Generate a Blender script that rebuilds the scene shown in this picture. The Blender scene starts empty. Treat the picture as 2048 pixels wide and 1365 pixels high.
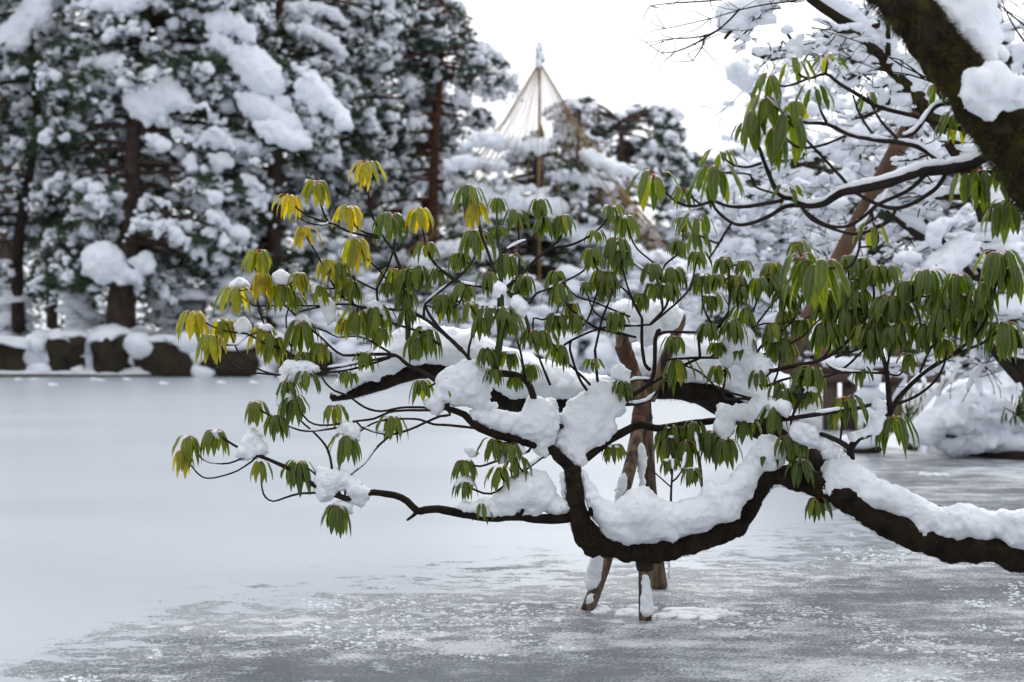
import bpy, math, random
import numpy as np
from mathutils import Vector

S = bpy.context.scene
C = S.collection
R = math.radians
F = 2048 * 50.0 / 36.0          # focal length in pixels of the 2048 px wide photograph
CAM_H = 1.5

# ------------------------------------------------------------------ camera
cam_d = bpy.data.cameras.new('camera')
cam = bpy.data.objects.new('camera', cam_d)
C.objects.link(cam)
cam.location = (0, 0, CAM_H)
cam.rotation_euler = (R(90), 0, 0)
cam_d.lens = 50
cam_d.sensor_width = 36
cam_d.clip_start = 0.1
cam_d.clip_end = 2000
cam_d.dof.use_dof = True
cam_d.dof.focus_distance = 7.6
cam_d.dof.aperture_fstop = 2.2
S.camera = cam

# ------------------------------------------------------------------ world and light
SUN_EL, SUN_AZ = R(38), R(12)        # azimuth from +Y towards +X: the light comes from ahead, over the trees
w = bpy.data.worlds.new('World')
S.world = w
w.use_nodes = True
nt = w.node_tree
nt.nodes.clear()
out = nt.nodes.new('ShaderNodeOutputWorld')
bg = nt.nodes.new('ShaderNodeBackground')
sky = nt.nodes.new('ShaderNodeTexSky')
sky.sky_type = 'NISHITA'
sky.sun_disc = False
sky.sun_elevation = SUN_EL
sky.sun_rotation = SUN_AZ
sky.dust_density = 4
# a closed cloud cover over that sky: bright grey-white, a little brighter overhead
tc = nt.nodes.new('ShaderNodeTexCoord')
sep = nt.nodes.new('ShaderNodeSeparateXYZ')
mr = nt.nodes.new('ShaderNodeMapRange')
mr.inputs['From Min'].default_value = 0.0
mr.inputs['From Max'].default_value = 1.0
mr.inputs['To Min'].default_value = 10.2
mr.inputs['To Max'].default_value = 18.0
nz = nt.nodes.new('ShaderNodeTexNoise')
nz.inputs['Scale'].default_value = 1.6
nz.inputs['Detail'].default_value = 3
mz = nt.nodes.new('ShaderNodeMapRange')
mz.inputs['From Min'].default_value = 0.3
mz.inputs['From Max'].default_value = 0.7
mz.inputs['To Min'].default_value = 0.95
mz.inputs['To Max'].default_value = 1.04
mul = nt.nodes.new('ShaderNodeMath'); mul.operation = 'MULTIPLY'
vm = nt.nodes.new('ShaderNodeVectorMath'); vm.operation = 'SCALE'
vm.inputs[0].default_value = (0.955, 0.975, 1.03)
mix = nt.nodes.new('ShaderNodeMixRGB')
mix.inputs['Fac'].default_value = 0.94
L = nt.links.new
L(tc.outputs['Generated'], sep.inputs[0]); L(sep.outputs['Z'], mr.inputs['Value'])
L(tc.outputs['Generated'], nz.inputs['Vector']); L(nz.outputs['Fac'], mz.inputs['Value'])
# the hidden sun brightens the cloud on its own side of the sky and leaves the other side duller
dt = nt.nodes.new('ShaderNodeVectorMath'); dt.operation = 'DOT_PRODUCT'
dt.inputs[1].default_value = (math.sin(SUN_AZ) * math.cos(SUN_EL), math.cos(SUN_AZ) * math.cos(SUN_EL), math.sin(SUN_EL))
ms = nt.nodes.new('ShaderNodeMapRange')
ms.inputs['From Min'].default_value = -0.9
ms.inputs['From Max'].default_value = 0.95
ms.inputs['To Min'].default_value = 0.5
ms.inputs['To Max'].default_value = 1.12
mul0 = nt.nodes.new('ShaderNodeMath'); mul0.operation = 'MULTIPLY'
L(tc.outputs['Generated'], dt.inputs[0]); L(dt.outputs['Value'], ms.inputs['Value'])
L(mr.outputs['Result'], mul0.inputs[0]); L(ms.outputs['Result'], mul0.inputs[1])
L(mul0.outputs[0], mul.inputs[0]); L(mz.outputs['Result'], mul.inputs[1])
L(mul.outputs[0], vm.inputs['Scale'])
L(sky.outputs[0], mix.inputs['Color1']); L(vm.outputs[0], mix.inputs['Color2'])
L(mix.outputs[0], bg.inputs['Color']); L(bg.outputs[0], out.inputs['Surface'])
bg.inputs['Strength'].default_value = 0.1

sd = bpy.data.lights.new('sun', 'SUN')
sd.energy = 1.3
sd.angle = R(25)
sd.color = (1.0, 0.97, 0.92)
sun = bpy.data.objects.new('sun', sd)
C.objects.link(sun)
dv = Vector((math.sin(SUN_AZ) * math.cos(SUN_EL), math.cos(SUN_AZ) * math.cos(SUN_EL), math.sin(SUN_EL)))
sun.rotation_euler = dv.to_track_quat('Z', 'Y').to_euler()

vs = S.view_settings
vs.view_transform = 'Standard'
vs.look = 'None'
vs.gamma = 1
vs.exposure = 0.06
vs.use_curve_mapping = False
S.cycles.use_denoising = True
S.cycles.max_bounces = 8
S.cycles.transparent_max_bounces = 8

# ------------------------------------------------------------------ helpers
rng = np.random.default_rng(7)
random.seed(7)
_tab = rng.random((32, 32, 32))


def vnoise(p):
    """value noise, p (n,3) -> -1..1"""
    p = np.asarray(p, float)
    i = np.floor(p).astype(int)
    f = p - i
    f = f * f * (3 - 2 * f)
    r = np.zeros(len(p))
    for a in (0, 1):
        for b in (0, 1):
            for c in (0, 1):
                wgt = (f[:, 0] if a else 1 - f[:, 0]) * (f[:, 1] if b else 1 - f[:, 1]) * (f[:, 2] if c else 1 - f[:, 2])
                r += wgt * _tab[(i[:, 0] + a) % 32, (i[:, 1] + b) % 32, (i[:, 2] + c) % 32]
    return r * 2 - 1


def P(px, py, Y):
    return np.array([(px - 1024.0) / F * Y, Y, CAM_H - (py - 682.5) / F * Y])


class MB:
    """collects triangles and quads, links them as ONE mesh object"""
    def __init__(self):
        self.v, self.t, self.q, self.a, self.n = [], [], [], [], 0

    def add(self, v, t=None, q=None, attr=None):
        v = np.asarray(v, float).reshape(-1, 3)
        if t is not None and len(t):
            self.t.append(np.asarray(t, int) + self.n)
        if q is not None and len(q):
            self.q.append(np.asarray(q, int) + self.n)
        self.v.append(v)
        if attr is not None:
            self.a.append(np.asarray(attr, float))
        self.n += len(v)

    def build(self, name, mat, parent=None, smooth=True, origin=None):
        v = np.concatenate(self.v) if self.v else np.zeros((0, 3))
        o0 = np.array(origin if origin is not None else (0, 0, 0), float)
        v = v - o0
        t = np.concatenate(self.t) if self.t else np.zeros((0, 3), int)
        q = np.concatenate(self.q) if self.q else np.zeros((0, 4), int)
        me = bpy.data.meshes.new(name)
        me.vertices.add(len(v))
        me.vertices.foreach_set('co', v.astype(np.float32).ravel())
        nl = len(t) * 3 + len(q) * 4
        me.loops.add(nl)
        me.loops.foreach_set('vertex_index', np.concatenate([t.ravel(), q.ravel()]).astype(np.int32))
        me.polygons.add(len(t) + len(q))
        st = np.concatenate([np.arange(len(t)) * 3, len(t) * 3 + np.arange(len(q)) * 4]).astype(np.int32)
        me.polygons.foreach_set('loop_start', st)
        me.update(calc_edges=True)
        if smooth:
            me.polygons.foreach_set('use_smooth', np.ones(len(t) + len(q), bool))
        if self.a:
            at = me.color_attributes.new('tint', 'FLOAT_COLOR', 'POINT')
            a = np.concatenate(self.a)
            a = np.concatenate([a, np.ones((len(a), 1))], 1) if a.shape[1] == 3 else a
            at.data.foreach_set('color', a.astype(np.float32).ravel())
        me.validate()
        if mat:
            me.materials.append(mat)
        o = bpy.data.objects.new(name, me)
        C.objects.link(o)
        o.location = o0
        if parent is not None:
            o.parent = parent
            o.matrix_parent_inverse.identity()
            o.location = Vector(o0) - wloc(parent)
        return o


def wloc(o):
    l = Vector(o.location)
    while o.parent:
        o = o.parent
        l = l + Vector(o.location)
    return l


def thing(name, label, cat, loc=(0, 0, 0), group=None):
    o = bpy.data.objects.new(name, None)
    C.objects.link(o)
    o.location = tuple(float(x) for x in loc)
    o.empty_display_size = 0.2
    o['label'] = label
    o['category'] = cat
    if group:
        o['group'] = group
    return o


def tag(o, label=None, cat=None, group=None, kind=None):
    if label: o['label'] = label
    if cat: o['category'] = cat
    if group: o['group'] = group
    if kind: o['kind'] = kind
    return o


def catmull(pts, rad, step):
    pts = np.asarray(pts, float)
    rad = np.asarray(rad, float)
    if len(pts) < 3:
        k = max(2, int(np.linalg.norm(pts[-1] - pts[0]) / step) + 1)
        s = np.linspace(0, 1, k)[:, None]
        return pts[0] * (1 - s) + pts[-1] * s, rad[0] * (1 - s[:, 0]) + rad[-1] * s[:, 0]
    pp = np.vstack([2 * pts[0] - pts[1], pts, 2 * pts[-1] - pts[-2]])
    op, orr = [], []
    for i in range(1, len(pp) - 2):
        p0, p1, p2, p3 = pp[i - 1:i + 3]
        k = max(2, int(np.linalg.norm(p2 - p1) / step))
        s = np.arange(k)[:, None] / k
        op.append(0.5 * (2 * p1 + (p2 - p0) * s + (2 * p0 - 5 * p1 + 4 * p2 - p3) * s ** 2 + (3 * p1 - p0 - 3 * p2 + p3) * s ** 3))
        orr.append(rad[i - 1] * (1 - s[:, 0]) + rad[i] * s[:, 0])
    op.append(pp[-2][None])
    orr.append(rad[-1:])
    return np.vstack(op), np.concatenate(orr)


def tube(mb, pts, rad, step=0.05, sides=6, noise=0.0, nscale=8.0, flat=1.0, cap=True, smoothpath=True, attr=None):
    pts = np.asarray(pts, float)
    rad = np.broadcast_to(np.asarray(rad, float), (len(pts),))
    p, r = catmull(pts, rad, step) if smoothpath else (pts, rad)
    n = len(p)
    d = np.gradient(p, axis=0)
    d /= np.linalg.norm(d, axis=1)[:, None] + 1e-9
    up = np.array([0, 0, 1.0])
    sd_ = np.cross(d, up)
    bad = np.linalg.norm(sd_, axis=1) < 0.15
    sd_[bad] = np.cross(d[bad], np.array([0.0, 1.0, 0.0]))
    sd_ /= np.linalg.norm(sd_, axis=1)[:, None]
    for i in range(1, n):      # keep the frame from flipping
        if np.dot(sd_[i], sd_[i - 1]) < 0:
            sd_[i] = -sd_[i]
        q = sd_[i] * 0.5 + sd_[i - 1] * 0.5
        q -= d[i] * np.dot(q, d[i])
        sd_[i] = q / (np.linalg.norm(q) + 1e-9)
    u2 = np.cross(sd_, d)
    a = np.arange(sides) / sides * 2 * math.pi
    ring = sd_[:, None, :] * np.cos(a)[None, :, None] + u2[:, None, :] * np.sin(a)[None, :, None] * flat
    v = p[:, None, :] + ring * r[:, None, None]
    if noise:
        nn = vnoise(v.reshape(-1, 3) * nscale + 11.3).reshape(n, sides) * 0.7 + vnoise(v.reshape(-1, 3) * nscale * 2.7).reshape(n, sides) * 0.4
        v = v + ring * (nn * noise * (r[:, None] if noise < 1 else 1))[:, :, None]
    v = v.reshape(-1, 3)
    i = np.arange(n - 1)[:, None] * sides
    j = np.arange(sides)[None, :]
    j2 = (j + 1) % sides
    q = np.stack([i + j, i + j2, i + sides + j2, i + sides + j], -1).reshape(-1, 4)
    t = []
    if cap:
        v = np.vstack([v, p[0] - d[0] * r[0] * 0.5, p[-1] + d[-1] * r[-1] * 0.5])
        c0, c1 = n * sides, n * sides + 1
        for k in range(sides):
            t.append((c0, (k + 1) % sides, k))
            t.append((c1, (n - 1) * sides + k, (n - 1) * sides + (k + 1) % sides))
    mb.add(v, t, q, None if attr is None else np.tile(attr, (len(v), 1)))
    return p, r


def ico(sub):
    import bmesh
    bm = bmesh.new()
    bmesh.ops.create_icosphere(bm, subdivisions=sub, radius=1)
    v = np.array([x.co[:] for x in bm.verts])
    t = np.array([[y.index for y in f.verts] for f in bm.faces])
    bm.free()
    return v, t


ICO1, ICO2, ICO3 = ico(1), ico(2), ico(3)


def blobs(mb, cs, rs, base=ICO2, squash=0.7, noise=0.25, seed=0.0):
    """many deformed balls at once; rs (n,3) or (n,)"""
    cs = np.asarray(cs, float).reshape(-1, 3)
    if not len(cs):
        return
    rs = np.asarray(rs, float)
    if rs.ndim == 1:
        rs = np.stack([rs, rs, rs * squash], 1)
    bv, bt = base
    v = bv[None] * rs[:, None, :]
    pos = v + cs[:, None, :]
    m = rs.mean(1)
    q = (bv[None] * 1.3 + cs[:, None, :] * 3.1 + seed).reshape(-1, 3)
    nn = vnoise(q * 1.0).reshape(len(cs), -1) * 0.7 + vnoise(q * 2.3 + 5).reshape(len(cs), -1) * 0.45
    pos = cs[:, None, :] + v * (1 + noise * nn[:, :, None] * 1.4)
    t = (bt[None] + (np.arange(len(cs)) * len(bv))[:, None, None]).reshape(-1, 3)
    mb.add(pos.reshape(-1, 3), t)


def in_poly(poly, pts):
    x, y = pts[:, 0], pts[:, 1]
    res = np.zeros(len(pts), bool)
    n = len(poly)
    for i in range(n):
        x1, y1 = poly[i]
        x2, y2 = poly[(i + 1) % n]
        c = ((y1 > y) != (y2 > y)) & (x < (x2 - x1) * (y - y1) / (y2 - y1 + 1e-12) + x1)
        res ^= c
    return res


def edge_dist(poly, pts):
    d = np.full(len(pts), 1e9)
    n = len(poly)
    for i in range(n):
        a = np.array(poly[i], float)
        b = np.array(poly[(i + 1) % n], float)
        ab = b - a
        t = np.clip(((pts - a) @ ab) / (ab @ ab + 1e-9), 0, 1)
        d = np.minimum(d, np.linalg.norm(pts - (a + t[:, None] * ab), axis=1))
    return d


def rough_poly(poly, jag, seg, r_):
    pts = []
    n = len(poly)
    for i in range(n):
        a, b = np.array(poly[i]), np.array(poly[(i + 1) % n])
        k = max(1, int(np.linalg.norm(b - a) / seg))
        nrm = np.array([-(b - a)[1], (b - a)[0]]) / (np.linalg.norm(b - a) + 1e-9)
        for j in range(k):
            u = j / k
            pts.append(tuple(a * (1 - u) + b * u + nrm * r_.normal() * jag * 0.7))
    return pts


def snow_mass(name, poly, Yf, rmax, parent, mat, voxel=0.011, amp=1.0, seed=0, group=None, jag=2.2, maxsp=8):
    """a solid heap of snow whose side view fills the outline POLY (photo pixels); half thickness up to RMAX metres"""
    poly = [(float(a), float(b)) for a, b in poly]
    if jag:
        poly = rough_poly(poly, jag, 6.0, np.random.default_rng(seed + 5))
    yf = Yf if callable(Yf) else (lambda x, y: Yf)
    pa = np.array(poly)
    lo, hi = pa.min(0), pa.max(0)
    cx, cy = pa.mean(0)
    Yc = yf(cx, cy)
    ppm = F / Yc
    rm = rmax * ppm
    sp = max(2.2, min(rm * 0.36, maxsp))
    g = np.stack(np.meshgrid(np.arange(lo[0], hi[0] + sp, sp), np.arange(lo[1], hi[1] + sp, sp)), -1).reshape(-1, 2)
    r_ = np.random.default_rng(seed + 100)
    g = g + r_.uniform(-0.4, 0.4, g.shape) * sp
    g = g[in_poly(poly, g)]
    if not len(g):
        g = pa.mean(0)[None]
    d = edge_dist(poly, g)
    # ball radius: up to the outline's edge, at most rm; wide pieces become rounded slabs
    rad = np.minimum(d, rm) + 0.8
    th = np.sqrt(np.clip(1 - (1 - np.minimum(d / (rm * 1.6), 1)) ** 2, 0.05, 1))
    mb = MB()
    cs = np.array([P(x, y, yf(x, y)) for x, y in g])
    rr = rad / ppm
    ry = np.maximum(rr, th * rmax)
    rs = np.stack([rr, ry, rr], 1)
    cs[:, 1] += r_.uniform(-0.25, 0.25, len(cs)) * ry
    bv, bt = ICO2
    v = (bv[None] * rs[:, None, :] + cs[:, None, :]).reshape(-1, 3)
    t = (bt[None] + (np.arange(len(cs)) * len(bv))[:, None, None]).reshape(-1, 3)
    mb.add(v, t)
    o = mb.build('temp', None)
    m = o.modifiers.new('r', 'REMESH')
    m.mode = 'VOXEL'
    m.voxel_size = voxel
    m.use_smooth_shade = True
    sm = o.modifiers.new('s', 'SMOOTH')
    sm.iterations = 2
    sm.factor = 0.5
    bpy.context.view_layer.update()
    dg = bpy.context.evaluated_depsgraph_get()
    me = bpy.data.meshes.new_from_object(o.evaluated_get(dg))
    bpy.data.objects.remove(o)
    n = len(me.vertices)
    co = np.zeros(n * 3, np.float32); me.vertices.foreach_get('co', co)
    no = np.zeros(n * 3, np.float32); me.vertices.foreach_get('normal', no)
    co = co.reshape(-1, 3).astype(float); no = no.reshape(-1, 3).astype(float)
    k = voxel / 0.011
    f1 = vnoise(co * 24 / k + 3); f2 = vnoise(co * 55 / k + 7); f3 = vnoise(co * 110 / k + 1)
    rough = 0.5 + 0.9 * np.clip(vnoise(co * 6 / k + 2) + 0.3, 0, 1)      # crumbly in places, smooth in others
    disp = (vnoise(co * 9 / k + seed) * 0.018 + f1 * 0.010 + (np.abs(f2) * 0.008 - 0.003) * rough + f3 * 0.0045 * rough) * amp * k
    co = co + no * disp[:, None]
    if voxel < 0.013:      # loose crumbs clinging to the heap
        npoly = len(me.polygons)
        idx = np.zeros(len(me.loops), np.int32); me.loops.foreach_get('vertex_index', idx)
        tot = np.zeros(npoly, np.int32); me.polygons.foreach_get('loop_total', tot)
        mb2 = MB()
        if (tot == 4).all():
            mb2.add(co, None, idx.reshape(-1, 4))
            kk = r_.integers(0, n, int(n / 45))
            sz = 0.002 + 0.006 * r_.random(len(kk)) ** 4
            blobs(mb2, co[kk], np.column_stack([sz, sz * 1.1, sz]), ICO1, noise=0.6)
            bpy.data.meshes.remove(me)
            return mb2.build(name, mat, parent, origin=co.mean(0))
    o0 = co.mean(0)
    me.vertices.foreach_set('co', (co - o0).astype(np.float32).ravel())
    me.polygons.foreach_set('use_smooth', np.ones(len(me.polygons), bool))
    me.materials.clear()
    me.materials.append(mat)
    me.update()
    me.name = name
    o = bpy.data.objects.new(name, me)
    C.objects.link(o)
    o.location = o0
    if parent is not None:
        o.parent = parent
        o.location = Vector(o0) - wloc(parent)
    return o


# ------------------------------------------------------------------ materials
def new_mat(name):
    m = bpy.data.materials.new(name)
    m.use_nodes = True
    t = m.node_tree
    t.nodes.clear()
    o = t.nodes.new('ShaderNodeOutputMaterial')
    b = t.nodes.new('ShaderNodeBsdfPrincipled')
    t.links.new(b.outputs[0], o.inputs[0])
    return m, t, b, o


def nz_(t, scale, detail=4, rough=0.55, vec=None, coord='Object', stretch=None):
    n = t.nodes.new('ShaderNodeTexNoise')
    n.inputs['Scale'].default_value = scale
    n.inputs['Detail'].default_value = detail
    n.inputs['Roughness'].default_value = rough
    if vec is None:
        g = t.nodes.new('ShaderNodeNewGeometry')
        vec = g.outputs['Position']
    if stretch:
        mp = t.nodes.new('ShaderNodeMapping')
        mp.inputs['Scale'].default_value = stretch
        t.links.new(vec, mp.inputs['Vector'])
        vec = mp.outputs[0]
    t.links.new(vec, n.inputs['Vector'])
    return n


def ramp(t, src, stops):
    r = t.nodes.new('ShaderNodeValToRGB')
    els = r.color_ramp.elements
    while len(els) > 1:
        els.remove(els[-1])
    els[0].position = stops[0][0]
    els[0].color = (*stops[0][1], 1)
    for p_, c_ in stops[1:]:
        e = els.new(p_)
        e.color = (*c_, 1)
    t.links.new(src, r.inputs[0])
    return r


def bump(t, b, src, strength, dist):
    bp = t.nodes.new('ShaderNodeBump')
    bp.inputs['Strength'].default_value = strength
    bp.inputs['Distance'].default_value = dist
    t.links.new(src, bp.inputs['Height'])
    t.links.new(bp.outputs[0], b.inputs['Normal'])
    return bp


def simple(name, stops, scale=6, rough=0.8, bs=0.4, bd=0.01, bscale=None, detail=5, stretch=None, spec=0.3):
    m, t, b, o = new_mat(name)
    n = nz_(t, scale, detail, stretch=stretch)
    r = ramp(t, n.outputs['Fac'], stops)
    t.links.new(r.outputs[0], b.inputs['Base Color'])
    b.inputs['Roughness'].default_value = rough
    b.inputs['Specular IOR Level'].default_value = spec
    if bs:
        n2 = nz_(t, bscale or scale * 4, 6, 0.65, stretch=stretch)
        bump(t, b, n2.outputs['Fac'], bs, bd)
    return m


def make_snow(name, grain, gd, col=(0.86, 0.885, 0.925), sss=0.0):
    m, t, b, o = new_mat(name)
    n = nz_(t, 3.0, 3)
    r = ramp(t, n.outputs['Fac'], [(0.3, tuple(c * 0.96 for c in col)), (0.7, col)])
    t.links.new(r.outputs[0], b.inputs['Base Color'])
    b.inputs['Roughness'].default_value = 0.65
    b.inputs['Specular IOR Level'].default_value = 0.25
    if sss:
        b.inputs['Subsurface Weight'].default_value = sss
        b.inputs['Subsurface Radius'].default_value = (0.02, 0.024, 0.03)
        b.inputs['Subsurface Scale'].default_value = 1.0
    n2 = nz_(t, grain, 8, 0.7)
    bump(t, b, n2.outputs['Fac'], 0.75, gd)
    return m


M = {}
M['snow'] = make_snow('snow', 170, 0.007, sss=0.05)
M['snow_far'] = make_snow('snow_far', 3, 0.12, col=(0.84, 0.87, 0.925))
M['snow_mid'] = make_snow('snow_mid', 9, 0.04, col=(0.85, 0.875, 0.925))


def make_bark(name, dark, light, moss, moss_amt, scale=9.0, bd=0.02):
    m, t, b, o = new_mat(name)
    n = nz_(t, scale, 7, 0.65, stretch=(1, 1, 0.6))
    r = ramp(t, n.outputs['Fac'], [(0.32, dark), (0.68, light)])
    n2 = nz_(t, scale * 0.6, 5, 0.6)
    r2 = ramp(t, n2.outputs['Fac'], [(1 - moss_amt - 0.08, (0, 0, 0)), (1 - moss_amt + 0.08, (1, 1, 1))])
    mx = t.nodes.new('ShaderNodeMixRGB')
    t.links.new(r2.outputs[0], mx.inputs['Fac'])
    t.links.new(r.outputs[0], mx.inputs['Color1'])
    mx.inputs['Color2'].default_value = (*moss, 1)
    t.links.new(mx.outputs[0], b.inputs['Base Color'])
    b.inputs['Roughness'].default_value = 0.85
    b.inputs['Specular IOR Level'].default_value = 0.15
    n3 = nz_(t, scale * 5, 8, 0.7)
    bump(t, b, n3.outputs['Fac'], 0.9, bd)
    return m


M['limb'] = make_bark('mossy_dark_bark', (0.006, 0.0045, 0.0035), (0.036, 0.025, 0.018), (0.028, 0.028, 0.006), 0.36, 13, 0.03)
M['mossy'] = make_bark('moss_grown_bark', (0.008, 0.006, 0.004), (0.065, 0.044, 0.027), (0.070, 0.066, 0.010), 0.44, 17, 0.06)
M['twig'] = make_bark('twig_bark', (0.010, 0.007, 0.007), (0.034, 0.024, 0.021), (0.022, 0.028, 0.009), 0.34, 14, 0.004)
M['twig_green'] = make_bark('green_stem_bark', (0.012, 0.016, 0.010), (0.035, 0.05, 0.02), (0.045, 0.08, 0.02), 0.5, 14, 0.004)
M['pine_bark'] = make_bark('grey_brown_pine_bark', (0.035, 0.025, 0.021), (0.12, 0.085, 0.07), (0.05, 0.05, 0.03), 0.3, 3, 0.05)
M['red_bark'] = make_bark('red_pine_bark', (0.05, 0.022, 0.015), (0.14, 0.062, 0.042), (0.07, 0.05, 0.04), 0.3, 3, 0.05)
M['dark_bark'] = make_bark('dark_snowy_bark', (0.014, 0.012, 0.010), (0.05, 0.038, 0.028), (0.04, 0.045, 0.015), 0.35, 6, 0.03)
M['pole'] = simple('weathered_orange_pole', [(0.3, (0.045, 0.024, 0.014)), (0.7, (0.16, 0.088, 0.052))], 5, 0.8, 0.5, 0.02, stretch=(1, 1, 0.25))
M['post'] = simple('wet_wood_post', [(0.36, (0.018, 0.012, 0.008)), (0.5, (0.10, 0.064, 0.038)), (0.66, (0.22, 0.15, 0.092))], 22, 0.7, 0.8, 0.01, 90, stretch=(1, 1, 0.10))
M['wrap'] = simple('bark_wrapping', [(0.3, (0.03, 0.014, 0.009)), (0.7, (0.15, 0.072, 0.042))], 16, 0.85, 0.8, 0.01, 60, stretch=(1, 1, 0.4))
M['wrap_dark'] = simple('wet_dark_wrapping', [(0.3, (0.012, 0.008, 0.006)), (0.7, (0.045, 0.028, 0.018))], 16, 0.85, 0.8, 0.01, 60, stretch=(1, 1, 0.4))
M['rope'] = simple('straw_rope', [(0.3, (0.17, 0.10, 0.04)), (0.7, (0.36, 0.24, 0.10))], 20, 0.8, 0)
M['bamboo'] = simple('weathered_pole', [(0.3, (0.20, 0.12, 0.055)), (0.7, (0.38, 0.25, 0.12))], 3, 0.7, 0)
M['rock'] = simple('mossy_rock', [(0.3, (0.010, 0.008, 0.006)), (0.5, (0.034, 0.024, 0.015)), (0.7, (0.034, 0.036, 0.015))], 2.2, 0.85, 0.9, 0.12, 4)
M['kerb'] = simple('wet_kerb_stone', [(0.3, (0.03, 0.025, 0.02)), (0.7, (0.09, 0.075, 0.06))], 3, 0.7, 0.5, 0.05)
M['box'] = simple('grey_green_box', [(0.3, (0.16, 0.19, 0.19)), (0.7, (0.24, 0.28, 0.28))], 3, 0.7, 0.3, 0.02)
M['wood_dark'] = simple('dark_old_wood', [(0.3, (0.035, 0.022, 0.018)), (0.7, (0.11, 0.075, 0.06))], 6, 0.75, 0.5, 0.02, stretch=(1, 1, 0.3))
M['needle'] = simple('pine_needles', [(0.3, (0.022, 0.038, 0.020)), (0.5, (0.045, 0.072, 0.034)), (0.72, (0.085, 0.115, 0.06))], 0.9, 0.7, 0)
M['needle2'] = simple('blue_green_needles', [(0.3, (0.022, 0.042, 0.030)), (0.5, (0.045, 0.075, 0.048)), (0.72, (0.08, 0.115, 0.075))], 0.9, 0.7, 0)
M['needle3'] = simple('dry_brown_twigs', [(0.3, (0.10, 0.07, 0.05)), (0.7, (0.25, 0.18, 0.12))], 0.9, 0.8, 0)


def make_leaf():
    m, t, b, o = new_mat('rhododendron_leaf')
    at = t.nodes.new('ShaderNodeAttribute'); at.attribute_name = 'tint'      # r = yellowing, g = along the leaf, b = across (0 midrib, 1 margin)
    sp_ = t.nodes.new('ShaderNodeSeparateColor')
    t.links.new(at.outputs['Color'], sp_.inputs[0])
    yel, along, across = sp_.outputs[0], sp_.outputs[1], sp_.outputs[2]
    base = ramp(t, yel, [(0.0, (0.005, 0.016, 0.005)), (0.16, (0.016, 0.034, 0.004)), (0.45, (0.070, 0.082, 0.005)), (0.8, (0.145, 0.138, 0.004)), (1.0, (0.25, 0.185, 0.006))])
    n = nz_(t, 40, 4)
    nr = ramp(t, n.outputs['Fac'], [(0.3, (0.75, 0.75, 0.75)), (0.7, (1.2, 1.2, 1.2))])
    m1 = t.nodes.new('ShaderNodeMixRGB'); m1.blend_type = 'MULTIPLY'; m1.inputs['Fac'].default_value = 1
    t.links.new(base.outputs[0], m1.inputs['Color1']); t.links.new(nr.outputs[0], m1.inputs['Color2'])
    # yellow margin of the blade
    mg = ramp(t, across, [(0.72, (0, 0, 0)), (1.0, (0.55, 0.55, 0.55))])
    m2 = t.nodes.new('ShaderNodeMixRGB')
    t.links.new(mg.outputs[0], m2.inputs['Fac']); t.links.new(m1.outputs[0], m2.inputs['Color1'])
    m2.inputs['Color2'].default_value = (0.17, 0.22, 0.008, 1)
    # pale midrib
    md = ramp(t, across, [(0.0, (0.35, 0.35, 0.35)), (0.10, (0, 0, 0))])
    m3 = t.nodes.new('ShaderNodeMixRGB')
    t.links.new(md.outputs[0], m3.inputs['Fac']); t.links.new(m2.outputs[0], m3.inputs['Color1'])
    m3.inputs['Color2'].default_value = (0.15, 0.19, 0.04, 1)
    # crimson stalk
    pr = ramp(t, along, [(0.17, (1, 1, 1)), (0.27, (0, 0, 0))])
    m4 = t.nodes.new('ShaderNodeMixRGB')
    t.links.new(pr.outputs[0], m4.inputs['Fac']); t.links.new(m3.outputs[0], m4.inputs['Color1'])
    m4.inputs['Color2'].default_value = (0.20, 0.018, 0.022, 1)
    # paler underside
    g = t.nodes.new('ShaderNodeNewGeometry')
    ns = nz_(t, 55, 2, 0.5)
    sr = ramp(t, ns.outputs['Fac'], [(0.70, (0, 0, 0)), (0.74, (0.8, 0.8, 0.8))])
    ms4 = t.nodes.new('ShaderNodeMixRGB')
    t.links.new(sr.outputs[0], ms4.inputs['Fac']); t.links.new(m4.outputs[0], ms4.inputs['Color1'])
    ms4.inputs['Color2'].default_value = (0.10, 0.055, 0.015, 1)
    m4 = ms4
    m5 = t.nodes.new('ShaderNodeMixRGB')
    fm = t.nodes.new('ShaderNodeMath'); fm.operation = 'MULTIPLY'; fm.inputs[1].default_value = 0.45
    t.links.new(g.outputs['Backfacing'], fm.inputs[0])
    t.links.new(fm.outputs[0], m5.inputs['Fac']); t.links.new(m4.outputs[0], m5.inputs['Color1'])
    m5.inputs['Color2'].default_value = (0.11, 0.14, 0.03, 1)
    t.links.new(m5.outputs[0], b.inputs['Base Color'])
    b.inputs['Roughness'].default_value = 0.17
    b.inputs['Specular IOR Level'].default_value = 0.30
    tr = t.nodes.new('ShaderNodeBsdfTranslucent')
    sc = t.nodes.new('ShaderNodeVectorMath'); sc.operation = 'MULTIPLY'
    sc.inputs[1].default_value = (6.0, 5.6, 0.5)
    t.links.new(m4.outputs[0], sc.inputs[0]); t.links.new(sc.outputs[0], tr.inputs['Color'])
    ms = t.nodes.new('ShaderNodeMixShader'); ms.inputs[0].default_value = 0.32
    t.links.new(b.outputs[0], ms.inputs[1]); t.links.new(tr.outputs[0], ms.inputs[2])
    t.links.new(ms.outputs[0], o.inputs[0])
    n2 = nz_(t, 55, 4)
    bump(t, b, n2.outputs['Fac'], 0.5, 0.005)
    return m


M['leaf'] = make_leaf()
M['bud'] = simple('crimson_bud', [(0.3, (0.06, 0.012, 0.012)), (0.7, (0.20, 0.03, 0.03))], 60, 0.6, 0)


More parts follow.
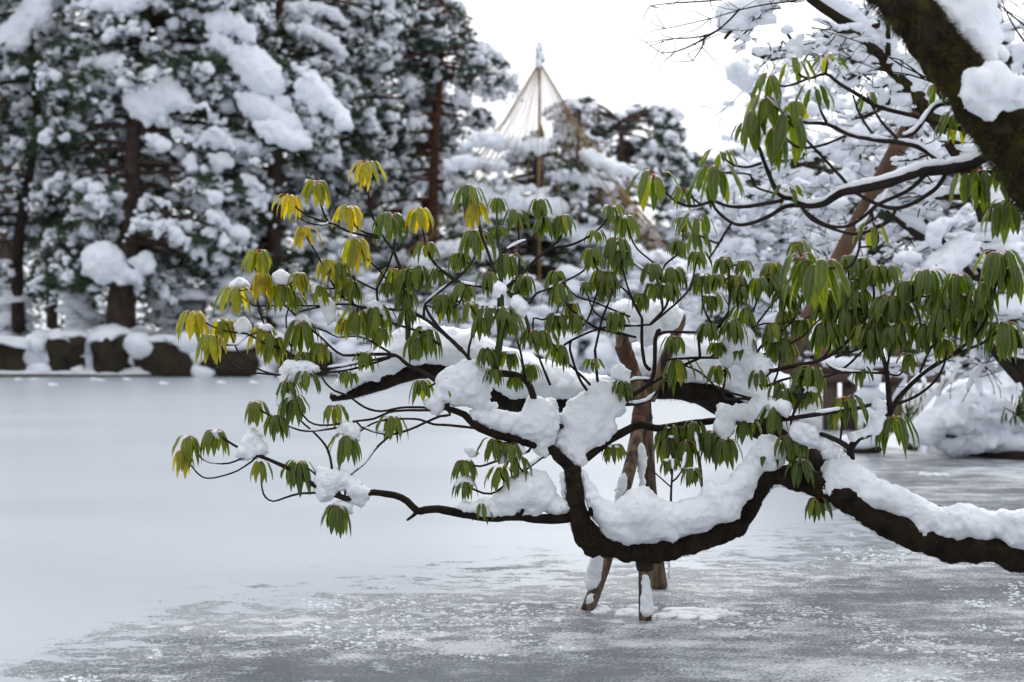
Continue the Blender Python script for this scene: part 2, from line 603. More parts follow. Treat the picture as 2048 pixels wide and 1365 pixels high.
def make_ice():
    m, t, b, o = new_mat('frozen_pond_ice')
    g = t.nodes.new('ShaderNodeNewGeometry')
    sp_ = t.nodes.new('ShaderNodeSeparateXYZ')
    t.links.new(g.outputs['Position'], sp_.inputs[0])
    def mth(op, a, b_=None, c_=None, clamp=False):
        n = t.nodes.new('ShaderNodeMath'); n.operation = op; n.use_clamp = clamp
        for k, x in enumerate((a, b_, c_)):
            if x is None: continue
            if isinstance(x, (int, float)): n.inputs[k].default_value = x
            else: t.links.new(x, n.inputs[k])
        return n.outputs[0]
    X, Y = sp_.outputs[0], sp_.outputs[1]
    # the thawing, rough zone lies near the viewer's bank and along the right bank
    xx = mth('MAXIMUM', mth('SUBTRACT', X, 1.8), 0.0)
    xl = mth('MAXIMUM', mth('SUBTRACT', -1.3, X), 0.0)
    bnd = mth('ADD', mth('MULTIPLY_ADD', X, 0.6, 8.75), mth('MULTIPLY', mth('MULTIPLY', xx, xx), 0.9))
    bnd = mth('SUBTRACT', bnd, mth('MULTIPLY', mth('MULTIPLY', xl, xl), 1.5))
    nb = nz_(t, 0.9, 5, 0.6, stretch=(1, 0.55, 1))
    edge = mth('ADD', mth('SUBTRACT', bnd, Y), mth('MULTIPLY', mth('SUBTRACT', nb.outputs['Fac'], 0.5), 3.0))
    wet = mth('MULTIPLY_ADD', edge, 1.1, 0.15, clamp=True)
    # fine patches of refrozen slush in it
    n1 = nz_(t, 60, 6, 0.72, stretch=(0.9, 1.0, 1))
    n2 = nz_(t, 5.0, 8, 0.72, stretch=(0.6, 0.9, 1))
    n3 = nz_(t, 0.9, 4, 0.6, stretch=(0.45, 1.0, 1))
    mixn = mth('ADD', mth('ADD', mth('MULTIPLY', n1.outputs['Fac'], 0.55), mth('MULTIPLY', n2.outputs['Fac'], 0.45)), mth('MULTIPLY', mth('SUBTRACT', n3.outputs['Fac'], 0.5), 0.55))
    pr = ramp(t, mixn, [(0.43, (0.115, 0.13, 0.15)), (0.50, (0.22, 0.24, 0.265)), (0.535, (0.38, 0.405, 0.43)), (0.58, (0.70, 0.725, 0.75))])
    # smooth frosted ice
    n4 = nz_(t, 0.35, 4, 0.5, stretch=(0.5, 1, 1))
    n5 = nz_(t, 120, 3, 0.6)
    fr = ramp(t, n4.outputs['Fac'], [(0.3, (0.40, 0.44, 0.485)), (0.7, (0.48, 0.515, 0.55))])
    sk = ramp(t, n5.outputs['Fac'], [(0.35, (0.90, 0.90, 0.90)), (0.6, (1.04, 1.04, 1.04))])
    mm = t.nodes.new('ShaderNodeMixRGB'); mm.blend_type = 'MULTIPLY'; mm.inputs[0].default_value = 1
    t.links.new(fr.outputs[0], mm.inputs[1]); t.links.new(sk.outputs[0], mm.inputs[2])
    # few dark melt pocks on the frosted part
    n6 = nz_(t, 2.2, 3, 0.5, stretch=(0.55, 1.6, 1))
    pk = ramp(t, n6.outputs['Fac'], [(0.70, (0, 0, 0)), (0.74, (0.5, 0.5, 0.5))])
    m0 = t.nodes.new('ShaderNodeMixRGB')
    t.links.new(pk.outputs[0], m0.inputs[0]); t.links.new(mm.outputs[0], m0.inputs[1]); m0.inputs[2].default_value = (0.30, 0.34, 0.39, 1)
    mx = t.nodes.new('ShaderNodeMixRGB')
    # patchy transition
    wt = mth('ADD', mth('ADD', mth('MULTIPLY', edge, 0.8), mth('MULTIPLY', mth('SUBTRACT', n2.outputs['Fac'], 0.5), 9.0)), mth('MULTIPLY', mth('SUBTRACT', n1.outputs['Fac'], 0.5), 5.0), clamp=True)
    t.links.new(wt, mx.inputs[0]); t.links.new(m0.outputs[0], mx.inputs[1]); t.links.new(pr.outputs[0], mx.inputs[2])
    t.links.new(mx.outputs[0], b.inputs['Base Color'])
    rr = ramp(t, mixn, [(0.44, (0.13, 0.13, 0.13)), (0.58, (0.5, 0.5, 0.5))])
    mr_ = t.nodes.new('ShaderNodeMixRGB')
    t.links.new(wt, mr_.inputs[0]); mr_.inputs[1].default_value = (0.30, 0.30, 0.30, 1); t.links.new(rr.outputs[0], mr_.inputs[2])
    t.links.new(mr_.outputs[0], b.inputs['Roughness'])
    b.inputs['Specular IOR Level'].default_value = 0.55
    h = mth('ADD', mth('MULTIPLY', mth('MULTIPLY', mixn, wt), 1.0), mth('MULTIPLY', n5.outputs['Fac'], 0.012))
    bump(t, b, h, 0.8, 0.05)
    return m


M['ice'] = make_ice()

# ------------------------------------------------------------------ setting: ground, pond, banks
shore = np.array([(-90, 57.5), (-45, 58.5), (-22, 59), (-8, 59.6), (2, 60.5), (8.5, 58), (11, 48), (9.8, 36), (8.6, 27.5), (7.1, 24.5), (5.9, 22.0), (5.4, 20.6), (5.6, 19.0), (6.7, 18.0), (7.0, 15), (5.0, 11.5), (3.45, 9.0), (2.75, 7.2), (2.3, 5.6), (2.1, 3.5), (1.6, 1.6), (-2, 1.3), (-12, 1.5), (-35, 4), (-70, 12), (-95, 30)])


def ground_h(p):
    d = edge_dist([tuple(q) for q in shore], p)
    ins = in_poly([tuple(q) for q in shore], p)
    n = vnoise(np.column_stack([p * 0.22, np.zeros(len(p))])) * 0.35 + vnoise(np.column_stack([p * 0.7, np.ones(len(p))])) * 0.12
    h = np.where(p[:, 1] > 40, 0.30 + np.minimum(d, 6) * 0.10 + np.clip((d - 6) * 0.012, 0, 1.5), np.minimum(d * 0.45, 1.1) + 0.06)
    h = h + n * np.clip(d / 2, 0, 1)
    return np.where(ins, -0.35 - 0.0 * d, h)


def grid_mesh(xs, ys, fn):
    g = np.stack(np.meshgrid(xs, ys, indexing='ij'), -1).reshape(-1, 2)
    z = fn(g)
    nx, ny = len(xs), len(ys)
    i = np.arange(nx - 1)[:, None] * ny
    j = np.arange(ny - 1)[None, :]
    q = np.stack([i + j, i + ny + j, i + ny + j + 1, i + j + 1], -1).reshape(-1, 4)
    return np.column_stack([g, z]), q


xs = np.concatenate([[-900, -400, -200, -120], np.arange(-95, -40, 1.6), np.arange(-40, 16, 0.5), np.arange(16, 60, 2.0), [80, 140, 300, 900]])
ys = np.concatenate([[-60, -20, -8], np.arange(-4, 30, 0.6), np.arange(30, 54, 1.5), np.arange(54, 80, 0.5), np.arange(80, 120, 3), [140, 200, 400, 1200]])
mb = MB()
v, q = grid_mesh(xs, ys, ground_h)
mb.add(v, None, q)
tag(mb.build('ground', M['snow_far']), kind='structure')

mb = MB()
mb.add([(-120, -2, 0), (40, -2, 0), (40, 63, 0), (-120, 63, 0)], None, [(0, 1, 2, 3)])
tag(mb.build('pond', M['ice']), kind='structure')

# kerb of dark stones along the far water edge, in single stones
kerb_root = thing('stone_edging', 'low dark wet stone edging along the far shore of the frozen pond', 'edging', (-20, 58.6, 0))
x = -28.0
k = 0
while x < 9.5:
    L_ = random.uniform(1.1, 1.9)
    y0 = np.interp(x, shore[:6, 0], shore[:6, 1])
    mb = MB()
    a = x; b_ = x + L_ - 0.03
    yy = y0 - 0.15 + random.uniform(-0.03, 0.03); zt = 0.10 + random.uniform(-0.015, 0.015)
    vv = [(a, yy, -0.2), (b_, yy, -0.2), (b_, yy + 0.4, -0.2), (a, yy + 0.4, -0.2), (a + 0.03, yy + 0.03, zt), (b_ - 0.03, yy + 0.03, zt), (b_ - 0.03, yy + 0.4, zt), (a + 0.03, yy + 0.4, zt)]
    mb.add(vv, None, [(0, 1, 5, 4), (1, 2, 6, 5), (2, 3, 7, 6), (3, 0, 4, 7), (4, 5, 6, 7)])
    mb.build('kerb_stone', M['kerb'], kerb_root, smooth=False, origin=((a + b_) / 2, yy, 0))
    x += L_
mb = MB()
xk = np.arange(-29, 10.5, 0.25)
yk = np.interp(xk, shore[:6, 0], shore[:6, 1])
pts = np.column_stack([xk, yk + 0.30, 0.12 + 0.05 * vnoise(np.column_stack([xk * 0.8, xk * 0, xk * 0]))])
tube(mb, pts, 0.30 + 0.05 * vnoise(np.column_stack([xk * 1.3, xk * 0 + 3, xk * 0])), step=0.5, sides=10, noise=0.2, nscale=2, flat=0.42, smoothpath=False)
mb.build('snow_ledge', M['snow_far'], kerb_root)

# ------------------------------------------------------------------ boulders on the far bank
def boulder(px0, px1, ytop, ybot, Y, label, seed, mat='rock'):
    r_ = np.random.default_rng(seed)
    c = P((px0 + px1) / 2, ybot, Y)
    wx = (px1 - px0) / 2 / F * Y
    hz = (ybot - ytop) / F * Y
    t_ = thing('boulder', label, 'boulder', (c[0], c[1], c[2]), 'boulders along the far shore')
    mb = MB()
    bv, bt = ICO3
    v = bv.copy()
    v = np.sign(v) * np.abs(v) ** 0.5
    n = vnoise(v * 1.4 + seed) * 0.22 + vnoise(v * 3.1 + seed) * 0.10 + vnoise(v * 7 + seed) * 0.04
    v = v * (1 + n[:, None])
    vv = v * np.array([wx * 1.05, 0.9, hz * 0.75]) + np.array([0, 0, hz * 0.40])
    mb.add(vv + c, bt)
    mb.build('rock', M[mat], t_, origin=c)
    mb = MB()
    v = bv.copy()
    n = vnoise(v * 1.9 + seed * 2) * 0.2 + vnoise(v * 4.5 + seed) * 0.12 + vnoise(v * 9 + seed) * 0.05
    v = v * (1 + n[:, None])
    low = v[:, 2] < 0
    v[low, 2] *= 0.35
    vv = v * np.array([wx * 1.5, 1.1, hz * 0.36]) + np.array([0, 0.05, hz * 1.02])
    vv[:, 2] -= np.clip(np.abs(v[:, 0]) - 0.6, 0, 1) * hz * 0.5 + (vnoise(np.column_stack([vv[:, 0] * 2.2, vv[:, 0] * 0, vv[:, 0] * 0 + seed])) * 0.30) * (v[:, 2] < 0.2)
    mb.add(vv + c, bt)
    mb.build('snow_cap', M['snow_far'], t_, origin=c)
    return t_


for i, (a, b_, yt, yb, lab) in enumerate([
        (-60, 62, 690, 738, 'dark boulder cut by the left edge of the picture, on the far shore'),
        (104, 178, 680, 736, 'squat dark boulder just left of the big old pine, at the far shore'),
        (190, 262, 676, 740, 'dark mossy boulder straight below the big old pine trunk'),
        (276, 392, 690, 742, 'long low brown boulder right of the old pine, half under snow'),
        (402, 525, 690, 740, 'brown boulder behind the lowest yellow leaves of the rhododendron'),
        (560, 660, 700, 742, 'snow-laden boulder behind the left rhododendron twigs'),
        (1010, 1100, 712, 748, 'low boulder on the far shore behind the thick snowy limb')]):
    boulder(a, b_, yt, yb, 60.0, lab, i + 3)

# heaps of snow on the bank between the boulders and under the trees
mb = MB()
cs, rs = [], []
r_ = np.random.default_rng(5)
for i in range(260):
    px = r_.uniform(-80, 1560)
    Y = r_.uniform(61, 70)
    z = 0.3 + (Y - 59.5) * 0.12 + r_.uniform(-0.1, 0.25)
    cs.append(((px - 1024) / F * Y, Y, z))
    s = r_.uniform(0.35, 1.25)
    rs.append((s * 1.4, s, s * r_.uniform(0.4, 0.75)))
for i in range(230):
    px = r_.choice([80, 92, 184, 268, 396, 400, 540, 620, 700, 780, 860, 940, 1120, 1200, 1300, 1400]) + r_.normal() * 9
    Y = r_.uniform(59.7, 61.2)
    s = r_.uniform(0.2, 0.62)
    cs.append(((px - 1024) / F * Y, Y - 0.3, r_.uniform(0.1, 1.6) if r_.random() < 0.7 else 0.2))
    rs.append((s * 1.1, s, s))
blobs(mb, cs, rs, ICO2, noise=0.25)
tag(mb.build('snow_drifts', M['snow_far']), kind='stuff', label='uneven drifts and snow-buried low plants on the far bank')


# ------------------------------------------------------------------ conifers
def tufts(mb, cs, size, n=12, r_=None, droop=0.3):
    """needle sprays: thin blades fanning out from each centre"""
    cs = np.asarray(cs).reshape(-1, 3)
    m = len(cs)
    d = r_.normal(size=(m, n, 3))
    d[:, :, 2] = d[:, :, 2] * 0.6 - droop
    d /= np.linalg.norm(d, axis=2)[:, :, None]
    Ln = size * r_.uniform(0.5, 1.0, (m, n, 1)) * np.ones((m, 1, 1))
    side = np.cross(d, r_.normal(size=(m, n, 3)))
    side /= np.linalg.norm(side, axis=2)[:, :, None]
    wd = Ln * 0.13
    a = cs[:, None, :] + side * wd
    b = cs[:, None, :] - side * wd
    c = cs[:, None, :] + d * Ln
    v = np.stack([a, b, c], 2).reshape(-1, 3)
    t = np.arange(m * n * 3).reshape(-1, 3)
    mb.add(v, t)


def conifer(label, cat, name, Y, trunk, tr, env, npads, seed, bark='pine_bark', needle='needle', padr=(0.7, 1.5), snow=0.75, depth=2.5, tuft=0.33, tufts_per=60, blobs_per=38, blobr=(0.11, 0.30), big=(), droop=0.5, group=None, limb_every=1, fans=0):
    r_ = np.random.default_rng(seed)
    base = P(trunk[0][0], trunk[0][1], Y)
    t_ = thing(name, label, cat, base, group)
    mb = MB()
    tp = [P(a, b, Y) for a, b in trunk]
    tube(mb, tp, [x / F * Y for x in tr], step=0.4, sides=12, noise=0.12, nscale=1.6)
    mb.build('trunk', M[bark], t_, origin=base)
    env = [(float(a), float(b)) for a, b in env]
    ea = np.array(env)
    lo, hi = ea.min(0), ea.max(0)
    pads = []
    while len(pads) < npads:
        g = r_.uniform(lo, hi, (64, 2))
        g = g[in_poly(env, g)]
        for p in g[:max(1, npads - len(pads))]:
            pads.append(p)
    tx = np.array([q[0] for q in trunk]); ty = np.array([q[1] for q in trunk])
    order = np.argsort(ty)
    lm, fo, sn = MB(), MB(), MB()
    tc_, sc_, sr_ = [], [], []
    for k, (px, py) in enumerate(pads):
        dy = r_.uniform(-depth, depth)
        trx = np.interp(py, ty[order], tx[order])
        if abs(px - trx) < 34 and py > 170:
            dy = abs(dy) + 1.0
        c = P(px, py, Y + dy)
        out_ = np.array([(px - trx) / F * Y, dy, 0.0])
        dist = np.linalg.norm(out_) + 1e-3
        od = out_ / dist
        pr = r_.uniform(*padr)
        if k % limb_every == 0:
            up = min(1.5, 0.3 + dist * 0.25)
            s = P(np.interp(py - up * 30, ty[order], tx[order]), max(py - up * 20, ty.min() + 4), Y)
            mid = (s + c) / 2 + np.array([0, 0, r_.uniform(0.0, 0.35) * dist * 0.4])
            r0 = 0.05 + 0.02 * min(dist, 4)
            tube(lm, [s, mid, c], [r0, r0 * 0.7, 0.03], step=0.5, sides=5, noise=0.1)
            # snow lying on the bough
            if snow > 0.4 and r_.random() < 0.5:
                for u in r_.uniform(0.2, 0.95, 4):
                    q = (1 - u) ** 2 * s + 2 * u * (1 - u) * mid + u * u * c
                    s_ = r_.uniform(0.09, 0.24)
                    sc_.append(q + np.array([0, 0, s_ * 0.5])); sr_.append((s_ * 1.4, s_, s_ * 0.7))
        sd2 = np.array([-od[1], od[0], 0])
        m = int(tufts_per * pr)
        u = r_.uniform(-1, 1, m); vv = r_.uniform(-1, 1, m)
        keep = u * u + vv * vv < 1
        u, vv = u[keep], vv[keep]
        pos = c + np.outer(u, od) * pr + np.outer(vv, sd2) * pr * 0.8
        pos[:, 2] -= droop * pr * (0.4 * (u + 0.3) + 0.5 * (u * u + vv * vv)) + r_.uniform(-0.35, 0.35, len(u)) * pr * 0.9
        tc_.append(pos)
        m = int(blobs_per * 0.5 * pr * r_.uniform(0.5, 1.3) * (1 if r_.random() < snow else 0.3))
        u = r_.uniform(-1, 1, m); vv = r_.uniform(-1, 1, m)
        keep = u * u + vv * vv < 0.95
        u, vv = u[keep], vv[keep]
        pos = c + np.outer(u, od) * pr + np.outer(vv, sd2) * pr * 0.8
        pos[:, 2] += -droop * pr * (0.4 * (u + 0.3) + 0.5 * (u * u + vv * vv)) + r_.uniform(-0.30, 0.35, len(u)) * pr
        for q in pos:
            s_ = blobr[0] + (blobr[1] - blobr[0]) * r_.random() ** 2.4
            if r_.random() < 0.30:      # a clump of dollops that hangs outward and down
                dirn = od * r_.uniform(0.2, 1) + sd2 * r_.normal() * 0.7
                for h in range(int(r_.integers(4, 10))):
                    w_ = q + dirn * 0.13 * h + np.array([0, 0, -0.045 * h * h * 0.3]) + r_.normal(size=3) * 0.08
                    s2_ = blobr[1] * r_.uniform(0.35, 0.85) * (1 - 0.08 * h)
                    sc_.append(w_); sr_.append((s2_ * r_.uniform(0.8, 1.3), s2_, s2_ * r_.uniform(0.7, 1.2)))
            else:
                sc_.append(q); sr_.append((s_ * r_.uniform(0.8, 1.4), s_ * r_.uniform(0.8, 1.3), s_ * r_.uniform(0.6, 1.1)))
    tc_ = np.vstack(tc_)
    tufts(fo, tc_, tuft * 1.1, 12, r_)
    blobs(sn, sc_, sr_, ICO1 if blobr[1] < 0.22 else ICO2, noise=0.6)
    lm.build('boughs', M[bark], t_, origin=base)['kind'] = 'stuff'
    fo.build('foliage', M[needle], t_, smooth=False, origin=base)['kind'] = 'stuff'
    sn.build('snow_on_boughs', M['snow_far'], t_, origin=base)['kind'] = 'stuff'
    big = list(big)
    kk = 0
    while kk < fans:
        px, py = r_.uniform(lo, hi)
        if not in_poly(env, np.array([[px, py]]))[0] or py < -40 or abs(px - np.interp(py, ty[order], tx[order])) < 34:
            continue
        kk += 1
        wd, ht = r_.uniform(22, 50), r_.uniform(16, 36)
        sgn = 1 if px > np.interp(py, ty[order], tx[order]) else -1
        pl = []
        for a in np.linspace(math.pi, 2 * math.pi, 8):      # domed top, sloping outward and down
            pl.append((px + math.cos(a) * wd / 2, py + math.sin(a) * ht * 0.55 + sgn * math.cos(a) * ht * 0.35))
        nf = int(r_.integers(3, 6))
        for f in range(nf * 2):      # drooping fingers
            u = 1 - (f + 0.5) / (nf * 2)
            x_ = px + (u - 0.5) * wd
            pl.append((x_, py + sgn * (u - 0.5) * ht * 0.7 + (ht * r_.uniform(0.35, 0.75) if f % 2 == 0 else -ht * 0.02)))
        big.append((pl, r_.uniform(0.18, 0.38)))
    for i, (poly, th) in enumerate(big):
        snow_mass('snow_load', poly, Y - depth * r_.uniform(0.6, 1.0), th, t_, M['snow_far'], voxel=0.06, amp=1.1, seed=seed * 10 + i, jag=4.5, maxsp=5)
    return t_


conifer('dark pine at the left edge with a bare blackish trunk and snow-loaded crown', 'pine tree', 'pine_tree', 63,
        [(38, 662), (34, 560), (38, 470), (62, 330), (74, 215), (60, 90), (58, -60), (60, -300)], [14, 12, 11, 9, 8, 7, 6, 3],
        [(-90, -300), (120, -300), (165, 120), (130, 300), (165, 430), (130, 540), (-90, 560)], 62, 11, bark='dark_bark', fans=10,
        big=[([(-20, 60), (20, 40), (50, 0), (110, -30), (105, 40), (70, 60), (60, 90), (30, 110), (0, 100), (-30, 130)], 0.35)])
conifer('slim brown pine trunk between the left edge and the big old pine, dull green crown', 'pine tree', 'pine_tree', 68,
        [(104, 655), (103, 560), (100, 460), (112, 300), (130, 100), (140, -100)], [12, 11, 10, 9, 8, 6],
        [(60, 60), (210, 60), (200, 300), (210, 560), (90, 600), (50, 420)], 40, 12, fans=6, snow=0.5)
BIG3 = [
    ([(250, 180), (262, 150), (300, 128), (335, 145), (375, 180), (388, 215), (386, 232), (350, 218), (338, 235), (332, 262), (318, 250), (306, 240), (294, 264), (284, 248), (262, 226), (245, 208)], 0.55),
    ([(150, 195), (160, 160), (185, 128), (215, 104), (245, 112), (250, 150), (240, 190), (215, 190), (185, 183), (160, 205)], 0.5),
    ([(408, 30), (440, 24), (480, 34), (505, 55), (514, 85), (495, 88), (470, 70), (430, 68), (410, 62)], 0.6),
    ([(410, 75), (450, 70), (470, 90), (520, 95), (560, 130), (570, 180), (545, 200), (500, 180), (470, 150), (460, 120), (430, 100)], 0.7),
    ([(470, 190), (520, 180), (560, 210), (600, 240), (620, 280), (600, 300), (570, 280), (540, 260), (500, 240), (478, 215)], 0.7),
    ([(585, 160), (620, 146), (645, 160), (665, 190), (690, 220), (708, 245), (700, 262), (680, 262), (660, 230), (640, 215), (630, 240), (615, 215), (592, 190)], 0.6),
    ([(385, 280), (420, 258), (455, 256), (470, 280), (520, 290), (515, 302), (470, 300), (440, 300), (410, 292)], 0.45),
    ([(412, 312), (440, 302), (470, 318), (460, 340), (440, 352), (425, 338)], 0.4),
    ([(366, 320), (380, 304), (398, 330), (392, 348), (372, 345)], 0.35),
    ([(500, 245), (550, 240), (600, 262), (630, 290), (600, 302), (560, 290), (520, 275)], 0.5),
    ([(160, 520), (190, 485), (215, 480), (240, 505), (262, 530), (290, 545), (285, 572), (262, 562), (245, 572), (225, 558), (205, 575), (180, 560), (165, 545)], 0.6),
    ([(155, 38), (200, 0), (250, -30), (310, -20), (348, 10), (350, 30), (320, 10), (290, 18), (250, 30), (220, 15), (180, 25)], 0.5),
    ([(250, 520), (290, 500), (312, 520), (305, 550), (280, 545)], 0.4),
    ([(405, 425), (430, 418), (455, 435), (495, 462), (490, 490), (460, 475), (430, 448)], 0.4),
]
conifer('big old pine with a massive grey-brown trunk and broad drooping pads of snow', 'pine tree', 'pine_tree', 62,
        [(242, 652), (244, 590), (252, 520), (262, 420), (266, 300), (272, 200), (290, 60), (300, -120), (300, -320)], [30, 27, 22, 17, 16, 14, 12, 9, 5],
        [(90, -320), (480, -320), (500, -60), (580, 90), (690, 220), (600, 290), (525, 300), (505, 420), (490, 560), (400, 600), (290, 575), (130, 590), (95, 450), (100, 250)], 190, 13,
        bark='pine_bark', depth=3.2, big=BIG3, snow=0.8, fans=30)
conifer('tall straight grey trunk standing between the old pine and the yellow leaves', 'pine tree', 'pine_tree', 66,
        [(548, 662), (549, 500), (550, 300), (560, 100), (566, -100), (568, -300)], [16, 15, 14, 13, 11, 8],
        [(430, -300), (780, -300), (800, 100), (760, 300), (700, 420), (720, 600), (420, 610), (440, 300)], 130, 14,
        big=[([(560, 12), (600, 0), (650, 10), (700, 40), (690, 52), (650, 28), (610, 20), (570, 26)], 0.3),
             ([(570, 52), (620, 55), (670, 80), (700, 110), (690, 118), (650, 92), (610, 72), (575, 66)], 0.25)], snow=0.8, fans=30)
conifer('conifer with a slender red-brown trunk and spiky edge against the white sky', 'conifer', 'conifer_tree', 70,
        [(866, 640), (866, 400), (870, 300), (878, 180), (884, 60), (886, -100), (886, -260)], [12, 10, 8, 7, 6, 5, 3],
        [(700, -260), (870, -260), (905, -40), (935, 40), (955, 70), (1000, 120), (1010, 150), (985, 190), (1000, 230), (950, 290), (960, 360), (900, 440), (900, 600), (690, 600), (660, 300), (690, 100)], 150, 15,
        bark='red_bark', needle='needle2', padr=(0.5, 1.15), blobr=(0.10, 0.26), snow=0.85, tuft=0.34, fans=30)
conifer('low green pine crown behind the rope cone, right of its tip', 'pine tree', 'pine_tree', 76,
        [(1255, 620), (1250, 450), (1245, 330), (1240, 240)], [10, 9, 7, 4],
        [(1120, 270), (1150, 205), (1175, 195), (1200, 225), (1240, 238), (1275, 215), (1300, 225), (1340, 196), (1352, 215), (1350, 260), (1385, 300), (1420, 330), (1440, 480), (1430, 560), (1120, 560)], 95, 16,
        needle='needle2', padr=(0.5, 1.2), snow=0.75, blobr=(0.1, 0.3), fans=16)
conifer('hazy small conifer on the skyline left of the mossy tree', 'conifer', 'conifer_tree', 84,
        [(1470, 620), (1470, 420), (1466, 300)], [9, 7, 3],
        [(1420, 330), (1455, 270), (1475, 255), (1500, 300), (1560, 330), (1580, 560), (1410, 560)], 46, 17,
        needle='needle2', padr=(0.6, 1.2), snow=0.85)
conifer('dim green conifer half hidden behind the red-trunked one', 'conifer', 'conifer_tree', 80,
        [(740, 640), (742, 300), (745, -60), (748, -260)], [14, 12, 9, 4],
        [(600, -260), (830, -260), (880, 0), (860, 560), (600, 600)], 85, 18, padr=(0.8, 1.5), snow=0.55)
conifer('snow-dusted conifer far behind the big old pine', 'conifer', 'conifer_tree', 86,
        [(330, 640), (332, 300), (340, -100), (340, -300)], [14, 12, 10, 5],
        [(180, -300), (470, -300), (480, 560), (180, 600)], 100, 19, padr=(0.9, 1.7), snow=0.5)
conifer('snow-dusted conifer far behind the left edge pine', 'conifer', 'conifer_tree', 88,
        [(10, 640), (12, 300), (14, -300)], [14, 12, 5],
        [(-120, -300), (180, -300), (190, 580), (-120, 600)], 85, 20, padr=(0.9, 1.7), snow=0.55)
# dense wood far behind, reading as one mass
mb, ms_, mt_ = MB(), MB(), MB()
r_ = np.random.default_rng(77)
n = 2600
px = r_.uniform(-200, 1600, n); top = np.interp(px, [-200, 0, 700, 900, 1000, 1300, 1600], [-250, -200, 50, 200, 420, 470, 480])
py = top + (640 - top) * r_.random(n) ** 0.8
Yv = r_.uniform(92, 112, n)
pos = np.array([P(a, b, c) for a, b, c in zip(px, py, Yv)])
pos4 = np.repeat(pos, 4, 0) + r_.normal(size=(n * 4, 3)) * 0.8
tufts(mb, pos4, 0.8, 8, r_)
tag(mb.build('wood_foliage', M['needle2'], smooth=False), kind='stuff', label='dense snowy wood far behind the shore trees')
sel = np.repeat(pos[r_.random(n) < 0.55], 2, 0)
sel = sel + r_.normal(size=sel.shape) * 0.7
blobs(ms_, sel, r_.uniform(0.15, 0.5, len(sel)), ICO1, noise=0.35)
tag(ms_.build('wood_snow', M['snow_far']), kind='stuff', label='snow on the dense far wood')


# ------------------------------------------------------------------ low snow-laden garden plants on the far bank
def shrub(label, px0, px1, ytop, ybot, Y, seed, needle='needle', sn=1.0):
    r_ = np.random.default_rng(seed)
    base = P((px0 + px1) / 2, ybot, Y)
    base[2] = max(base[2], 0.2)
    t_ = thing('shrub', label, 'shrub', base, 'snow-laden shrubs on the far bank')
    fo, s_, stem = MB(), MB(), MB()
    wx = (px1 - px0) / 2 / F * Y
    hz = (ybot - ytop) / F * Y
    n = int(60 + wx * hz * 26)
    u = r_.uniform(-1, 1, n); z = r_.random(n)
    ww = np.sqrt(np.clip(1 - (z * 0.9) ** 2, 0, 1))
    pos = base + np.column_stack([u * wx * ww, r_.uniform(-1, 1, n) * 0.9, z * hz])
    tufts(fo, np.repeat(pos, 2, 0) + r_.normal(size=(2 * n, 3)) * 0.12, 0.28, 10, r_)
    m = int(n * 0.55 * sn)
    ps = pos[:m] + np.array([0, -0.15, 0.12])
    s = 0.12 + 0.30 * r_.random(m) ** 1.6
    blobs(s_, ps, np.column_stack([s * 1.5, s * 1.2, s * 0.75]), ICO2, noise=0.35)
    for k in range(5):
        a = base + np.array([r_.uniform(-0.15, 0.15), 0, -0.2])
        b = base + np.array([r_.uniform(-0.8, 0.8) * wx, r_.uniform(-.4, .4), hz * r_.uniform(0.5, 0.9)])
        tube(stem, [a, (a + b) / 2 + np.array([0, 0, 0.1]), b], [0.06, 0.04, 0.02], step=0.3, sides=5)
    stem.build('stems', M['dark_bark'], t_, origin=base)
    fo.build('foliage', M[needle], t_, smooth=False, origin=base)['kind'] = 'stuff'
    s_.build('snow_cover', M['snow_far'], t_, origin=base)['kind'] = 'stuff'


for i, a in enumerate([
        ('low shrub under snow between the old pine and the grey box', 300, 380, 560, 690, 64),
        ('dark little shrub beside the base of the old pine trunk', 140, 205, 600, 680, 63),
        ('snowy shrub right of the grey box on the bank', 430, 520, 560, 690, 63),
        ('snowy shrub at the foot of the tall straight grey trunk', 560, 660, 570, 720, 62),
        ('wide shrub buried in snow behind the left rhododendron twigs', 680, 830, 560, 730, 63),
        ('rounded shrub in snow below the red-trunked conifer', 820, 960, 500, 690, 64),
        ('broad shrub buried in snow below the rope cone, left part', 930, 1100, 560, 735, 61),
        ('broad shrub buried in snow below the rope cone, right part', 1090, 1260, 550, 740, 61.5),
        ('snowy shrub behind the right snow heap on the prop', 1240, 1400, 520, 740, 62),
        ('snowy shrub left of the snow-roofed lantern', 1380, 1520, 490, 750, 58),
        ('brownish shrub under snow at the left edge of the picture', -60, 60, 580, 700, 64)]):
    shrub(*a, seed=200 + i, needle='needle3' if i in (0, 9) else 'needle', sn=1.25)

# small grey roofed box on the bank
bx = P(388, 655, 62.5)
t_ = thing('garden_box', 'small grey-green box with a snow-covered roof between pine trunks on the far bank', 'box', bx)
mb = MB()
hw, hh = 0.42, 1.1
vv = np.array([(-hw, -hw, 0), (hw, -hw, 0), (hw, hw, 0), (-hw, hw, 0), (-hw, -hw, hh), (hw, -hw, hh), (hw, hw, hh), (-hw, hw, hh)]) + bx
mb.add(vv, None, [(0, 1, 5, 4), (1, 2, 6, 5), (2, 3, 7, 6), (3, 0, 4, 7), (4, 5, 6, 7)])
mb.build('body', M['box'], t_, smooth=False, origin=bx)
mb = MB()
rv = np.array([(-0.6, -0.6, hh), (0.6, -0.6, hh), (0.6, 0.6, hh), (-0.6, 0.6, hh), (-0.25, 0, hh + 0.35), (0.25, 0, hh + 0.35)]) + bx
mb.add(rv, [(1, 2, 5), (3, 0, 4)], [(0, 1, 5, 4), (2, 3, 4, 5), (0, 3, 2, 1)])
mb.build('roof', M['kerb'], t_, smooth=False, origin=bx)
mb = MB()
